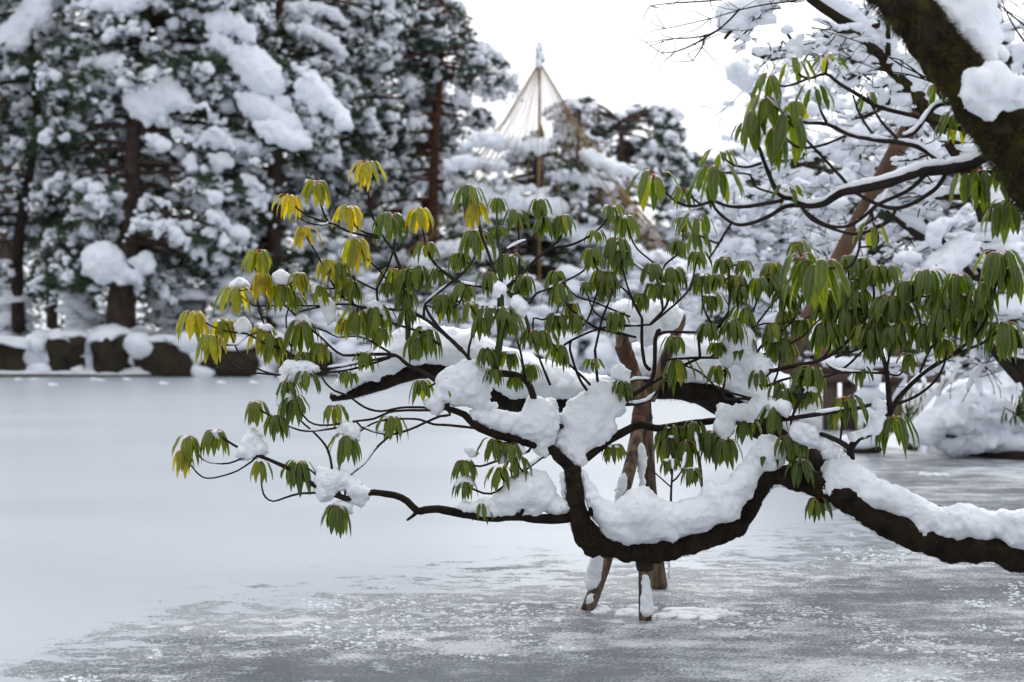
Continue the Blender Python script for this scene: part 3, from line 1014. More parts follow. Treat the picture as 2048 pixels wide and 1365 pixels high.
blobs(mb, [bx + np.array([0, 0, hh + 0.32]), bx + np.array([-0.35, -0.1, hh + 0.2]), bx + np.array([0.35, -0.1, hh + 0.2])], [(0.6, 0.6, 0.3), (0.4, 0.5, 0.22), (0.4, 0.5, 0.22)], ICO3, noise=0.15)
mb.build('roof_snow', M['snow_far'], t_, origin=bx)

# ------------------------------------------------------------------ pine under the straw rope cone (yukitsuri)
YK = 64.0
kb = P(1079, 645, YK)
conifer('garden pine inside the straw rope cone, its level boughs thick with snow', 'pine tree', 'garden_pine', YK,
        [(1074, 650), (1070, 520), (1082, 420), (1074, 330), (1085, 280), (1080, 250)], [11, 10, 9, 7, 5, 3],
        [(1000, 300), (1080, 262), (1140, 300), (1190, 350), (1240, 420), (1260, 500), (1250, 600), (900, 600), (890, 520), (900, 420), (920, 350)], 70, 31,
        padr=(0.5, 1.0), blobr=(0.1, 0.26), depth=2.2, snow=0.8, bark='dark_bark',
        big=[([(918, 296), (935, 278), (975, 262), (1010, 270), (1050, 280), (1090, 276), (1100, 292), (1080, 310), (1040, 300), (1000, 305), (960, 292), (930, 300)], 0.5),
             ([(880, 330), (905, 312), (960, 314), (1010, 318), (1024, 330), (1015, 345), (970, 338), (920, 338), (895, 346)], 0.5),
             ([(1100, 345), (1140, 340), (1180, 350), (1230, 370), (1225, 384), (1180, 372), (1130, 362), (1105, 362)], 0.45),
             ([(905, 385), (935, 365), (980, 368), (1000, 385), (1050, 390), (1120, 395), (1140, 415), (1120, 430), (1040, 425), (980, 420), (930, 405)], 0.6),
             ([(1000, 375), (1040, 372), (1100, 376), (1098, 388), (1040, 390)], 0.4),
             ([(880, 490), (910, 478), (960, 490), (1000, 500), (990, 520), (930, 515), (890, 510)], 0.5),
             ([(1110, 450), (1150, 440), (1200, 455), (1250, 480), (1330, 520), (1320, 545), (1250, 520), (1180, 490), (1120, 475)], 0.5),
             ([(1150, 300), (1200, 305), (1240, 330), (1300, 350), (1290, 362), (1230, 350), (1170, 325)], 0.4)])
conifer('tan-twigged larch in the right half of the rope cone, light snow on its twigs', 'larch', 'larch_tree', YK + 1.5,
        [(1150, 640), (1152, 400), (1160, 220)], [8, 6, 3], [(1110, 250), (1140, 205), (1185, 205), (1200, 290), (1270, 380), (1290, 460), (1240, 520), (1120, 420)], 34, 33,
        padr=(0.5, 1.0), needle='needle3', snow=0.9, blobr=(0.08, 0.22), depth=1.6, tufts_per=24, limb_every=3)
t_ = thing('rope_cone', 'straw rope cone spread from a tall centre pole over the garden pine', 'rope cone', kb)
mb = MB()
top = P(1079, 92, YK - 0.2)
tube(mb, [P(1079, 650, YK - 0.2), top], [0.09, 0.05], step=1.0, sides=8)
mb.build('centre_pole', M['bamboo'], t_, origin=kb)
mb = MB()
blobs(mb, [P(1079, 94, YK - 0.2), P(1080, 116, YK - 0.2), P(1079, 106, YK - 0.2)], [(0.12, 0.12, 0.2), (0.21, 0.2, 0.3), (0.14, 0.14, 0.3)], ICO2, noise=0.2)
mb.build('straw_finial', M['kerb'], t_, origin=kb)
mb = MB()
blobs(mb, [P(1079, 90, YK - 0.3), P(1082, 112, YK - 0.4), P(1076, 100, YK - 0.4), P(1077, 126, YK - 0.4)], [(0.13, 0.13, 0.16), (0.19, 0.15, 0.22), (0.13, 0.12, 0.22), (0.16, 0.12, 0.24)], ICO2, noise=0.2)
mb.build('finial_snow', M['snow_far'], t_, origin=kb)
r_ = np.random.default_rng(9)
apex = P(1079, 122, YK - 0.2)
NR = 54
for k in range(NR):
    a = 2 * math.pi * (k + r_.uniform(-0.2, 0.2)) / NR
    rad = r_.choice([3.2, 5.6, 8.0])
    zz = {3.2: 9.4, 5.6: 6.2, 8.0: 3.2}[float(rad)] + r_.uniform(-0.5, 0.5)
    e = np.array([apex[0] + rad * math.cos(a), apex[1] + rad * math.sin(a), zz])
    mb = MB()
    mid = (apex + e) / 2 + np.array([0, 0, -0.13 * rad])
    tube(mb, [apex, mid, e], [0.009, 0.014, 0.020], step=1.2, sides=4)
    mb.build('rope', M['rope'], t_, origin=apex)
# a second, lower rope cone whose ropes slant down to the right
for k, (a, b_, c, d) in enumerate([(1236, 372, 1330, 505), (1228, 372, 1312, 500), (1244, 378, 1345, 512), (1216, 380, 1290, 500)]):
    mb = MB()
    tube(mb, [P(a, b_, YK - 3), P(c, d, YK - 3.6)], [0.026, 0.026], step=2, sides=5)
    mb.build('slanting_pole', M['bamboo'], t_, origin=P(a, b_, YK - 3))

# ------------------------------------------------------------------ right bank: heaped snow, ground plants
def bank_h(p):
    x, y = p[:, 0], p[:, 1]
    d = edge_dist([tuple(q) for q in shore], p)
    ins = in_poly([tuple(q) for q in shore], p)
    n3 = np.column_stack([p * 0.9, np.zeros(len(p)) + 4])
    n4 = np.column_stack([p * 2.3, np.zeros(len(p)) + 9])
    h = 0.10 + 0.5 * np.minimum(d, 1.0) + 0.25 * np.clip(d - 1, 0, 5)
    h = h + (vnoise(n3) * 0.42 + np.abs(vnoise(n4)) * 0.30) * np.clip(d * 1.4, 0.1, 1)
    return np.where(ins, -0.3, np.maximum(h, 0.05))


mb = MB()
v, q = grid_mesh(np.arange(4.6, 16, 0.11), np.arange(16.5, 34, 0.13), bank_h)
mb.add(v, None, q)
tag(mb.build('snow_bank', M['snow_mid']), kind='structure')
# snow-capped shore stones at the foot of the right bank
r_ = np.random.default_rng(31)
for i, (px, py, s, lab) in enumerate([(1722, 905, 0.26, 'small snow-capped shore stone nearest the bridge posts'), (1850, 900, 0.24, 'snow-capped shore stone at the tip of the right bank'),
                                      (1932, 905, 0.42, 'largest round snow-capped stone at the foot of the right bank'), (1985, 912, 0.28, 'snow-capped stone right of the largest shore stone'),
                                      (2035, 916, 0.40, 'snow-capped shore stone cut by the right edge of the picture'), (1890, 902, 0.25, 'little snow-capped stone left of the largest shore stone')]):
    Y = CAM_H * F / (py - 682.5)
    c = P(px, py, Y)
    t_ = thing('shore_stone', lab, 'stone', c, 'stones at the foot of the right bank')
    mb = MB()
    blobs(mb, [c + np.array([0, 0, s * 0.15])], [(s, s * 0.9, s * 0.5)], ICO2, noise=0.25, seed=i)
    mb.build('rock', M['rock'], t_, origin=c)
    mb = MB()
    blobs(mb, [c + np.array([0, 0, s * 0.52])], [(s * 1.1, s * 1.0, s * 0.52)], ICO3, noise=0.16, seed=i + 4)
    mb.build('snow_cap', M['snow_mid'], t_, origin=c)


# ------------------------------------------------------------------ bare, snow-laden broadleaf trees on the right
def grow(start, d, length, rad, r_, out_, depth=0, maxd=4, wander=0.35, upb=0.05, spawn=3):
    n = max(3, int(length / 0.22))
    p = np.array(start, float); d = np.array(d, float); d /= np.linalg.norm(d)
    pts = [p.copy()]
    for i in range(n):
        d = d + r_.normal(size=3) * wander * 0.62 + np.array([0, 0, upb * (1 if i > n // 2 else -0.6)])
        d /= np.linalg.norm(d)
        p = p + d * (length / n)
        pts.append(p.copy())
    rads = np.linspace(rad, max(rad * 0.45, 0.005), n + 1)
    out_.append((np.array(pts), rads, depth))
    if depth < maxd:
        for k in range(spawn + (depth == 0)):
            i = int(r_.uniform(0.25, 1.0) * n)
            dd = d + r_.normal(size=3) * 0.9
            dd[2] = dd[2] * 0.5 + 0.05
            grow(pts[i], dd, length * r_.uniform(0.45, 0.7), rads[i] * 0.6, r_, out_, depth + 1, maxd, wander, upb, spawn)


def snow_on(mb, pts, rads, r_, k=1.6, add=0.03, step=0.12, sides=8, noise=0.45, flatness=0.85, nscale=4):
    """a lumpy roll of snow lying along the upper side of a branch, broken where it is steep"""
    d = np.gradient(pts, axis=0)
    steep = np.abs(d[:, 2]) / (np.linalg.norm(d, axis=1) + 1e-9)
    ok = (steep < 0.80)
    i = 0
    while i < len(pts):
        if not ok[i]:
            i += 1; continue
        j = i
        while j + 1 < len(pts) and ok[j + 1] and r_.random() > 0.06:
            j += 1
        if j - i >= 1:
            seg = pts[i:j + 1].copy()
            rr = rads[i:j + 1] * k + add * r_.uniform(0.7, 1.3)
            seg[:, 2] += rads[i:j + 1] * 0.5 + rr * 0.55
            rr = rr.copy(); rr[0] *= 0.6; rr[-1] *= 0.6
            tube(mb, seg, rr, step=step, sides=sides, noise=noise, nscale=nscale, flat=flatness)
        i = j + 1


def dollops(mb, pts, rads, r_, add, cover=0.8, base=ICO1):
    """separate dollops of snow balanced along a branch"""
    L_ = np.concatenate([[0], np.cumsum(np.linalg.norm(np.diff(pts, axis=0), axis=1))])
    s = 0.0
    cs, rs = [], []
    while s < L_[-1]:
        g = add * (0.5 + 1.3 * r_.random() ** 1.7)
        if r_.random() < cover:
            c = np.array([np.interp(s, L_, pts[:, k]) for k in range(3)])
            rr = np.interp(s, L_, rads)
            cs.append(c + np.array([0, 0, rr + g * 0.35]))
            rs.append((g * r_.uniform(1.0, 1.7) + rr * 0.6, g * r_.uniform(0.9, 1.3) + rr * 0.6, g * r_.uniform(0.7, 1.1)))
        s += g * r_.uniform(0.8, 1.5)
    if cs:
        blobs(mb, cs, rs, base, noise=0.35)


def bare_tree(label, starts, seed, name='bare_tree', bark='dark_bark', maxd=3, add=0.05, sides=6, snowmat='snow_mid', k=1.5, spawn=3, step=0.15):
    r_ = np.random.default_rng(seed)
    t_ = thing(name, label, 'tree', starts[0][0][0])
    tr, tw, sn = MB(), MB(), MB()
    o_ = np.array(starts[0][0][0])
    for (pts, rads, shoots, ln) in starts:
        p, r = tube(tr, pts, rads, step=0.12, sides=10, noise=0.14, nscale=5)
        snow_on(sn, p[::3], r[::3], r_, k=1.0, add=add * 0.8, step=step, sides=8)
        dollops(sn, p[::2], r[::2], r_, add * 1.5, 0.6, ICO2)
        L_ = []
        for i in range(shoots):
            a = int(r_.uniform(0.12, 1.0) * (len(p) - 1))
            if p[a][2] < CAM_H + 0.02 * p[a][1]:
                continue
            dd = np.array([r_.normal() * 1.0, r_.normal() * 0.55, r_.normal() * 0.45 + 0.1])
            grow(p[a], dd, ln * r_.uniform(0.6, 1.2), max(r[a] * 0.42, 0.018), r_, L_, 1, maxd, spawn=spawn)
        for (q, rr, dep) in L_:
            tube(tw, q, rr, step=10, sides=4 if dep > 1 else 5, smoothpath=False, cap=False)
            dollops(sn, q, rr, r_, add * (1.3, 1.15, 0.8, 0.5)[min(dep, 3)], (0.9, 0.70, 0.42, 0.13)[min(dep, 3)])
    tr.build('trunk', M[bark], t_, origin=o_)
    tw.build('branches', M[bark], t_, origin=o_)['kind'] = 'stuff'
    sn.build('snow_on_branches', M[snowmat], t_, origin=o_)['kind'] = 'stuff'
    return t_


def PL(l, Y, sc=1.0):
    """[(px, py, r_px[, dY])] -> points, radii"""
    pts = [P(a[0], a[1], Y + (a[3] if len(a) > 3 else 0)) for a in l]
    return pts, [a[2] / F * Y * sc for a in l]


# arching mossy limb behind the big trunk, top right
Y1 = 11.0
mainA = PL([(2010, 560, 24), (1960, 380, 22), (1905, 280, 20), (1873, 234, 19), (1846, 207, 18), (1815, 168, 17), (1776, 125, 16), (1745, 94, 16), (1718, 62, 15), (1671, 27, 14), (1624, -5, 13), (1570, -60, 10)], Y1)
armB = PL([(1745, 98, 8), (1715, 85, 7), (1680, 92, 6), (1640, 104, 5), (1590, 108, 4), (1540, 118, 3), (1505, 108, 2)], Y1)
armC = PL([(1790, 140, 8), (1740, 130, 7), (1690, 118, 6), (1630, 120, 5)], Y1)
armD = PL([(1562, -6, 6), (1515, 16, 5), (1480, 42, 4), (1462, 62, 4), (1449, 78, 3)], Y1)
armE = PL([(1624, -5, 9), (1590, -20, 7), (1562, -6, 6)], Y1)
t_ = bare_tree('arching mossy limbs under snow just behind the great mossy trunk',
          [(*mainA, 10, 0.7), (*armB, 6, 0.3), (*armC, 4, 0.3), (*armE, 1, 0.3), (*armD, 4, 0.22)], 41, bark='mossy', maxd=3, add=0.035, k=1.6)
snow_mass('snow_clump', [(1424, 30), (1440, 8), (1462, 0), (1500, -6), (1520, 4), (1500, 30), (1480, 48), (1455, 62), (1432, 52)], Y1, 0.12, t_, M['snow_mid'], voxel=0.02, seed=3)
snow_mass('snow_clump', [(1650, -10), (1680, 4), (1730, 28), (1780, 52), (1800, 90), (1790, 110), (1750, 80), (1722, 48), (1680, 20)], Y1, 0.10, t_, M['snow_mid'], voxel=0.02, seed=4)

# tangle of snow-laden branches across the right
tA = PL([(2120, 900, 24), (2060, 700, 22), (2000, 560, 18), (1930, 500, 14), (1840, 470, 11), (1760, 400, 9), (1700, 330, 7), (1640, 300, 5)], 15)
tB = PL([(2000, 560, 14), (1950, 430, 12), (1900, 330, 9), (1850, 250, 7), (1800, 180, 5)], 15)
tC = PL([(2060, 700, 14), (1960, 660, 12), (1860, 640, 10), (1780, 600, 8), (1700, 610, 6), (1640, 560, 4)], 15)
bare_tree('snow-smothered bare tree spreading over the right bank under the mossy trunk', [(*tA, 30, 1.1), (*tB, 18, 0.9), (*tC, 20, 0.9)], 42, maxd=3, add=0.050)
tA = PL([(1750, 860, 12), (1720, 700, 11), (1690, 560, 10), (1660, 440, 8), (1600, 340, 6), (1540, 260, 4), (1500, 180, 2)], 19, 1.2)
tB = PL([(1690, 560, 8), (1620, 500, 7), (1540, 470, 6), (1470, 470, 4), (1400, 440, 3)], 19, 1.2)
tC = PL([(1660, 440, 7), (1740, 360, 6), (1800, 260, 5), (1840, 180, 3)], 19, 1.2)
bare_tree('slender snow-covered bare tree standing behind the slanting orange pole', [(*tA, 20, 1.1), (*tB, 22, 0.9), (*tC, 8, 0.9)], 43, maxd=3, add=0.06)
tA = PL([(1600, 780, 10), (1560, 650, 9), (1530, 560, 7), (1480, 440, 5), (1460, 330, 3)], 26, 1.2)
tB = PL([(1560, 650, 7), (1480, 600, 5), (1400, 590, 3), (1340, 560, 2)], 26, 1.2)
bare_tree('thin bare tree with snowy twigs left of the orange pole, behind the leaves', [(*tA, 26, 1.3), (*tB, 22, 1.2)], 44, maxd=3, add=0.07)
tA = PL([(2200, 800, 24), (2120, 500, 20), (2060, 300, 15), (2010, 100, 10), (1980, -60, 6)], 21, 1.0)
tB = PL([(2120, 500, 14), (2040, 440, 12), (1960, 430, 9), (1880, 400, 6)], 21, 1.0)
bare_tree('snowy bare tree in the upper right corner behind the mossy trunk', [(*tA, 20, 1.4), (*tB, 14, 1.1)], 45, maxd=3, add=0.07)

for lab, px, Y, sd_, env in [('dark evergreen behind the slender bare tree on the right', 1620, 36, 51, [(1470, 380), (1560, 300), (1700, 290), (1760, 420), (1760, 700), (1440, 700)]),
                        ('dark evergreen filling the bank behind the spreading bare tree at the right edge', 1930, 32, 52, [(1760, 320), (1860, 250), (2100, 240), (2120, 760), (1780, 720)])]:
    conifer(lab, 'evergreen tree', 'evergreen_tree', Y, [(px, 730), (px + 6, 500), (px - 4, 300)], [14, 11, 6], env, 60, sd_, padr=(0.35, 0.75), blobr=(0.06, 0.17), depth=1.6, snow=0.6, tuft=0.26, tufts_per=110, blobs_per=14, bark='dark_bark')

# heavy snow pillows on that tangle
YB = 14.0
t_ = thing('snow_laden_bush', 'bush pressed down under thick pillows of snow on the right bank', 'bush', P(1960, 760, YB))
mb = MB()
r_ = np.random.default_rng(8)
for (a, b_, c, d) in [(2060, 780, 1850, 440), (2060, 760, 1860, 540), (2070, 800, 1950, 500), (2040, 760, 1830, 610), (2060, 700, 1900, 640)]:
    tube(mb, [P(a, b_, YB), P((a + c) / 2 + 10, (b_ + d) / 2 - 25, YB), P(c, d, YB)], [0.055, 0.04, 0.02], step=0.1, sides=8, noise=0.2)
mb.build('stems', M['dark_bark'], t_, origin=P(1960, 760, YB))
mb = MB()
L_ = []
for i in range(60):
    a = P(r_.uniform(1850, 2060), r_.uniform(460, 740), YB + r_.uniform(-0.3, 0.5))
    grow(a, (r_.normal(), r_.normal() * 0.4, r_.normal() * 0.3 - 0.3), 0.5, 0.008, r_, L_, 1, 2, upb=-0.08)
sn_ = MB()
for (q_, rr, dep) in L_:
    tube(mb, q_, rr, smoothpath=False, sides=4, cap=False)
    if r_.random() < 0.6:
        snow_on(sn_, q_, rr, r_, add=0.025, sides=6)
mb.build('twigs', M['dark_bark'], t_, origin=P(1960, 760, YB))['kind'] = 'stuff'
sn_.build('snow_on_twigs', M['snow_mid'], t_, origin=P(1960, 760, YB))['kind'] = 'stuff'
for i, (poly, th) in enumerate([
        ([(1856, 452), (1880, 440), (1920, 422), (1945, 424), (1955, 440), (1925, 452), (1890, 462), (1878, 490), (1862, 502), (1855, 480)], 0.16),
        ([(1832, 548), (1850, 520), (1880, 498), (1905, 480), (1940, 458), (1960, 470), (1962, 500), (1940, 520), (1920, 540), (1900, 560), (1860, 566)], 0.22),
        ([(1900, 600), (1950, 575), (2000, 590), (2050, 580), (2050, 640), (1990, 640), (1930, 640)], 0.25),
        ([(1780, 520), (1810, 498), (1850, 505), (1840, 520), (1800, 530)], 0.12),
        ([(1985, 500), (2020, 480), (2060, 490), (2060, 530), (2010, 525)], 0.2)]):
    snow_mass('snow_pillow', poly, YB - 0.2, th, t_, M['snow_mid'], voxel=0.025, amp=0.8, seed=50 + i)
YC = 17
t_ = thing('snow_laden_bush', 'half buried bush sloping to the ice on the right bank, trailing dark twigs', 'bush', P(1960, 860, YC))
mb, sn_ = MB(), MB()
L_ = []
for i in range(44):
    a = P(r_.uniform(1860, 2060), r_.uniform(640, 735), YC + 1.6 + r_.uniform(-0.2, 0.8))
    grow(a, (r_.normal() * 0.8 - 0.4, r_.normal() * 0.4, r_.normal() * 0.3 - 0.35), 0.8, 0.010, r_, L_, 1, 2, upb=-0.10)
for (q_, rr, dep) in L_:
    tube(mb, q_, rr, smoothpath=False, sides=4, cap=False)
    if r_.random() < 0.5:
        snow_on(sn_, q_, rr, r_, add=0.03, sides=6)
mb.build('twigs', M['dark_bark'], t_, origin=P(1960, 860, YC))['kind'] = 'stuff'
sn_.build('snow_on_twigs', M['snow_mid'], t_, origin=P(1960, 860, YC))['kind'] = 'stuff'
for i, (poly, th) in enumerate([
        ([(1832, 862), (1850, 835), (1890, 800), (1925, 770), (1970, 742), (2010, 740), (2060, 745), (2060, 880), (1990, 880), (1900, 885), (1850, 880)], 0.8),
        ([(1870, 850), (1890, 815), (1930, 800), (1960, 830), (1945, 865), (1900, 872)], 0.5),
        ([(1955, 790), (1990, 750), (2040, 760), (2050, 820), (2000, 835)], 0.5),
        ([(1980, 870), (2010, 830), (2060, 830), (2060, 885), (2000, 890)], 0.5),
        ([(1840, 890), (1870, 860), (1930, 850), (2000, 860), (2070, 850), (2070, 905), (1980, 900), (1900, 898)], 0.7)]):
    snow_mass('snow_heap', poly, YC + 1.2, th, t_, M['snow_mid'], voxel=0.04, amp=2.2, seed=60 + i, jag=5)

# leafy evergreen sprays at the right bank
def small_leaf_plant(label, px, py, Y, n, seed, spread=(60, 60)):
    r_ = np.random.default_rng(seed)
    base = P(px, py + spread[1], Y)
    t_ = thing('evergreen_sapling', label, 'plant', base)
    st, lf = MB(), MB()
    for k in range(n):
        e = P(px + r_.uniform(-1, 1) * spread[0], py + r_.uniform(-1, 1) * spread[1], Y + r_.uniform(-0.4, 0.4))
        tube(st, [base, (base + e) / 2 + r_.normal(size=3) * 0.05, e], [0.012, 0.008, 0.004], step=0.2, sides=4)
        for j in range(6):
            u = r_.uniform(0.5, 1.0)
            leaf_mesh(lf, base * (1 - u) + e * u + r_.normal(size=3) * 0.03, r_.uniform(0, 6.28), 0.05, 0.10, 0.024, 0.03, r_)
    st.build('stems', M['twig'], t_, origin=base)
    lf.build('foliage', M['leaf'], t_, origin=base)['kind'] = 'stuff'


# ------------------------------------------------------------------ leaves
LS = np.array([0, 0.07, 0.15, 0.26, 0.38, 0.52, 0.66, 0.8, 0.91, 1.0])
LW = np.array([0.07, 0.06, 0.10, 0.50, 0.86, 1.0, 0.95, 0.72, 0.40, 0.03])
LA = np.array([-1, -0.55, 0, 0.55, 1])


def leaf_mesh(mb, apex, az, Rr, H, wid, yel, r_, curl=None, bend=1.7):
    curl = r_.uniform(0.5, 1.15) if curl is None else curl
    ws = LS
    x = Rr * (1 - (1 - ws) ** 2.1) * (1 - 0.10 * ws * ws)
    z = H * (-(ws ** bend)) + 0.20 * Rr * np.sin(np.pi * np.minimum(ws * 1.9, 1))
    sway = r_.uniform(-0.12, 0.12) * H * ws ** 2
    ca, sa = math.cos(az), math.sin(az)
    c = np.column_stack([x * ca - sway * sa, x * sa + sway * ca, z]) + apex
    tg = np.gradient(c, axis=0)
    tg /= np.linalg.norm(tg, axis=1)[:, None]
    tw_ = r_.uniform(-0.35, 0.35)
    side = np.array([-sa, ca, 0.0])
    side = side - tg * (tg @ side)[:, None]
    side /= np.linalg.norm(side, axis=1)[:, None]
    nrm = np.cross(tg, side)
    nrm *= np.sign((nrm @ np.array([ca, sa, 0.6])))[:, None]
    an = tw_ * ws
    s2 = side * np.cos(an)[:, None] + nrm * np.sin(an)[:, None]
    n2 = np.cross(tg, s2); n2 *= np.sign((n2 * nrm).sum(1))[:, None]
    hw = LW * wid * 0.5
    th = LA[None, :] * curl
    rip = 1 + 0.10 * np.sin(ws * 17 + r_.uniform(0, 6))
    lat = (np.sin(th) / curl) * (hw * rip)[:, None]
    dn = -(1 - np.cos(th)) / curl * hw[:, None] - 0.10 * hw[:, None] * (np.abs(LA)[None, :] < 0.1)
    v = c[:, None, :] + s2[:, None, :] * lat[:, :, None] + n2[:, None, :] * dn[:, :, None]
    n, m = len(ws), len(LA)
    i = np.arange(n - 1)[:, None] * m
    j = np.arange(m - 1)[None, :]
    q = np.stack([i + j, i + j + 1, i + m + j + 1, i + m + j], -1).reshape(-1, 4)
    yv = np.clip(yel + r_.uniform(-0.08, 0.10), 0, 1)
    a = np.zeros((n, m, 3))
    a[:, :, 0] = np.clip(yv + 0.12 * yv * ws[:, None], 0, 1)
    a[:, :, 1] = ws[:, None]
    a[:, :, 2] = np.abs(LA)[None, :]
    mb.add(v.reshape(-1, 3), None, q, a.reshape(-1, 3))


for args in [('little evergreen sapling with narrow leaves left of the snow bank, by the bridge posts', 1815, 800, 19.5, 12, 71, (32, 45)),
             ('evergreen sapling with narrow dark leaves leaning over the ice at the right edge', 2040, 790, 13.5, 9, 72, (34, 45)),
             ('low evergreen sprig poking from the snow in the middle of the right bank', 1935, 800, 18.6, 6, 73, (25, 25))]:
    small_leaf_plant(*args)

# ------------------------------------------------------------------ bridge posts, lantern roof, slanting pole
YP = 24.0
bp_ = P(1745, 850, YP)
t_ = thing('footbridge', 'dark wooden footbridge end with square posts beyond the right rhododendron twigs', 'footbridge', (bp_[0], YP, 0))


def box(mb, c, s, rz=0.0):
    v = np.array([(x, y, z) for z in (-1, 1) for x, y in ((-1, -1), (1, -1), (1, 1), (-1, 1))], float) * np.array(s)
    cr, sr = math.cos(rz), math.sin(rz)
    v = np.column_stack([v[:, 0] * cr - v[:, 1] * sr, v[:, 0] * sr + v[:, 1] * cr, v[:, 2]]) + np.array(c)
    mb.add(v, None, [(0, 3, 2, 1), (4, 5, 6, 7), (0, 1, 5, 4), (1, 2, 6, 5), (2, 3, 7, 6), (3, 0, 4, 7)])


for px in (1660, 1699, 1742, 1789):
    a = P(px, 855, YP); b_ = P(px, 765, YP)
    mb = MB()
    box(mb, (a[0], YP, b_[2] / 2 - 0.1), (0.105, 0.11, b_[2] / 2 + 0.1))
    mb.build('post', M['wood_dark'], t_, smooth=False, origin=(a[0], YP, 0))
mb = MB()
c = P(1740, 757, YP)
box(mb, c, (1.15, 0.16, 0.075))
mb.build('beam', M['wood_dark'], t_, smooth=False, origin=c)
mb = MB()
c = P(1740, 735, YP + 0.9)
box(mb, c, (1.15, 1.0, 0.10))
mb.build('deck', M['wood_dark'], t_, smooth=False, origin=c)
for px in (1650, 1720, 1790):
    mb = MB()
    c = P(px, 700, YP + 0.1)
    box(mb, c, (0.07, 0.07, 0.42))
    mb.build('rail_post', M['pole'], t_, smooth=False, origin=c)
mb = MB()
c = P(1720, 670, YP + 0.1)
box(mb, c, (0.95, 0.06, 0.06))
mb.build('handrail', M['pole'], t_, smooth=False, origin=c)
mb = MB()
xx_ = np.linspace(1645, 1800, 9)
tube(mb, [P(x, 660 + 3 * math.sin(x), YP + 0.1) for x in xx_], 0.10, step=0.15, sides=8, noise=0.3, nscale=3)
tube(mb, [P(x, 727 + 2 * math.sin(x * 2), YP - 0.05) for x in xx_], 0.10, step=0.15, sides=8, noise=0.3, nscale=3)
mb.build('snow_cover', M['snow_mid'], t_)

YL = 27.0
lb = P(1600, 760, YL)
lb[2] = 0.35
t_ = thing('stone_lantern', 'squat lantern with a wide snow-covered roof behind the topmost right leaves', 'lantern', lb)
mb = MB()
tube(mb, [lb, lb + np.array([0, 0, 0.4]), P(1605, 600, YL)], [0.30, 0.17, 0.15], step=0.2, sides=10)
mb.build('shaft', M['kerb'], t_, origin=lb)
mb = MB()
c = P(1605, 545, YL)
box(mb, c, (0.36, 0.36, 0.42))
mb.build('fire_box', M['wood_dark'], t_, smooth=False, origin=c)
mb = MB()
c = P(1608, 497, YL)
ring = [(math.cos(a), math.sin(a)) for a in np.arange(6) / 6 * 2 * math.pi]
v = [c + np.array([x * 0.78, y * 0.78, 0.0]) for x, y in ring] + [c + np.array([x * 0.78, y * 0.78, 0.07]) for x, y in ring] + [c + np.array([0, 0, 0.5])]
mb.add(v, [(6 + i, 6 + (i + 1) % 6, 12) for i in range(6)], [(i, (i + 1) % 6, 6 + (i + 1) % 6, 6 + i) for i in range(6)])
mb.add(v[:6], [(0, i + 1, i) for i in range(1, 5)])
mb.build('roof', M['wood_dark'], t_, smooth=False, origin=c)
snow_mass('roof_snow', [(1538, 494), (1545, 478), (1575, 462), (1600, 440), (1640, 432), (1665, 450), (1690, 475), (1684, 494), (1640, 488), (1580, 488)], YL - 0.1, 0.5, t_, M['snow_mid'], voxel=0.04, amp=0.5, seed=5)

YO = 12.5
sp0 = P(1560, 760, YO + 0.6)
t_ = thing('slanting_prop', 'long orange-brown pole slanting up behind the right branches to prop the mossy limb', 'prop', sp0)
mb = MB()
tube(mb, [P(1572, 740, YO + 0.7), P(1600, 668, YO + 0.5), P(1725, 430, YO), P(1796, 296, YO - 0.4), P(1850, 205, YO - 0.8), P(1885, 140, YO - 1.0)], [x / F * YO for x in (17, 17, 17, 17, 16, 15)], step=0.2, sides=14, noise=0.06, nscale=4)
mb.build('pole', M['pole'], t_, origin=sp0)
for i, poly in enumerate([[(1770, 345), (1790, 352), (1760, 400), (1735, 440), (1718, 470), (1712, 450), (1735, 410)], [(1640, 620), (1655, 600), (1662, 620), (1640, 665), (1625, 690), (1622, 660)]]):
    snow_mass('snow_streak', poly, YO - 0.15, 0.05, t_, M['snow_mid'], voxel=0.018, seed=80 + i)

# ------------------------------------------------------------------ great mossy trunk, upper right
YM = 5.3
mt0 = P(2420, 1120, YM + 0.4)
mt0[2] = 0.3
t_ = thing('mossy_tree', 'great moss-covered trunk leaning across the upper right corner, snow along its upper side', 'tree', mt0)
mb = MB()
p, r = PL([(2380, 1150, 88), (2320, 900, 78), (2235, 640, 72), (2150, 470, 68), (2096, 380, 64), (2046, 310, 60), (1998, 248, 55), (1950, 188, 50), (1908, 130, 47), (1866, 75, 46), (1828, 30, 46), (1788, -15, 47), (1740, -80, 48), (1690, -150, 46)], YM)
p[0] = mt0
tube(mb, p, r, step=0.014, sides=64, noise=0.24, nscale=17)
mb.build('trunk', M['mossy'], t_, origin=mt0)
trunk_pts, trunk_r = catmull(p, r, 0.01)
# moss: thousands of tiny blades
def moss(mbm, pts, rads, n, r_, ln=0.012, down=True, frac=1.0):
    k = r_.integers(0, len(pts) - 1, n)
    d = pts[k + 1] - pts[k]
    d /= np.linalg.norm(d, axis=1)[:, None] + 1e-9
    nn = r_.normal(size=(n, 3))
    nn -= d * (nn * d).sum(1)[:, None]
    nn /= np.linalg.norm(nn, axis=1)[:, None]
    root = pts[k] + nn * rads[k][:, None] * 0.99
    tip = root + (nn * 0.8 + r_.normal(size=(n, 3)) * 0.45 + np.array([0, 0, -0.35 if down else 0])) * ln * r_.uniform(0.4, 1.4, (n, 1))
    sd2 = np.cross(tip - root, r_.normal(size=(n, 3)))
    sd2 /= np.linalg.norm(sd2, axis=1)[:, None] + 1e-9
    wv = ln * 0.10
    mbm.add(np.stack([root + sd2 * wv, root - sd2 * wv, tip], 1).reshape(-1, 3), np.arange(n * 3).reshape(-1, 3))


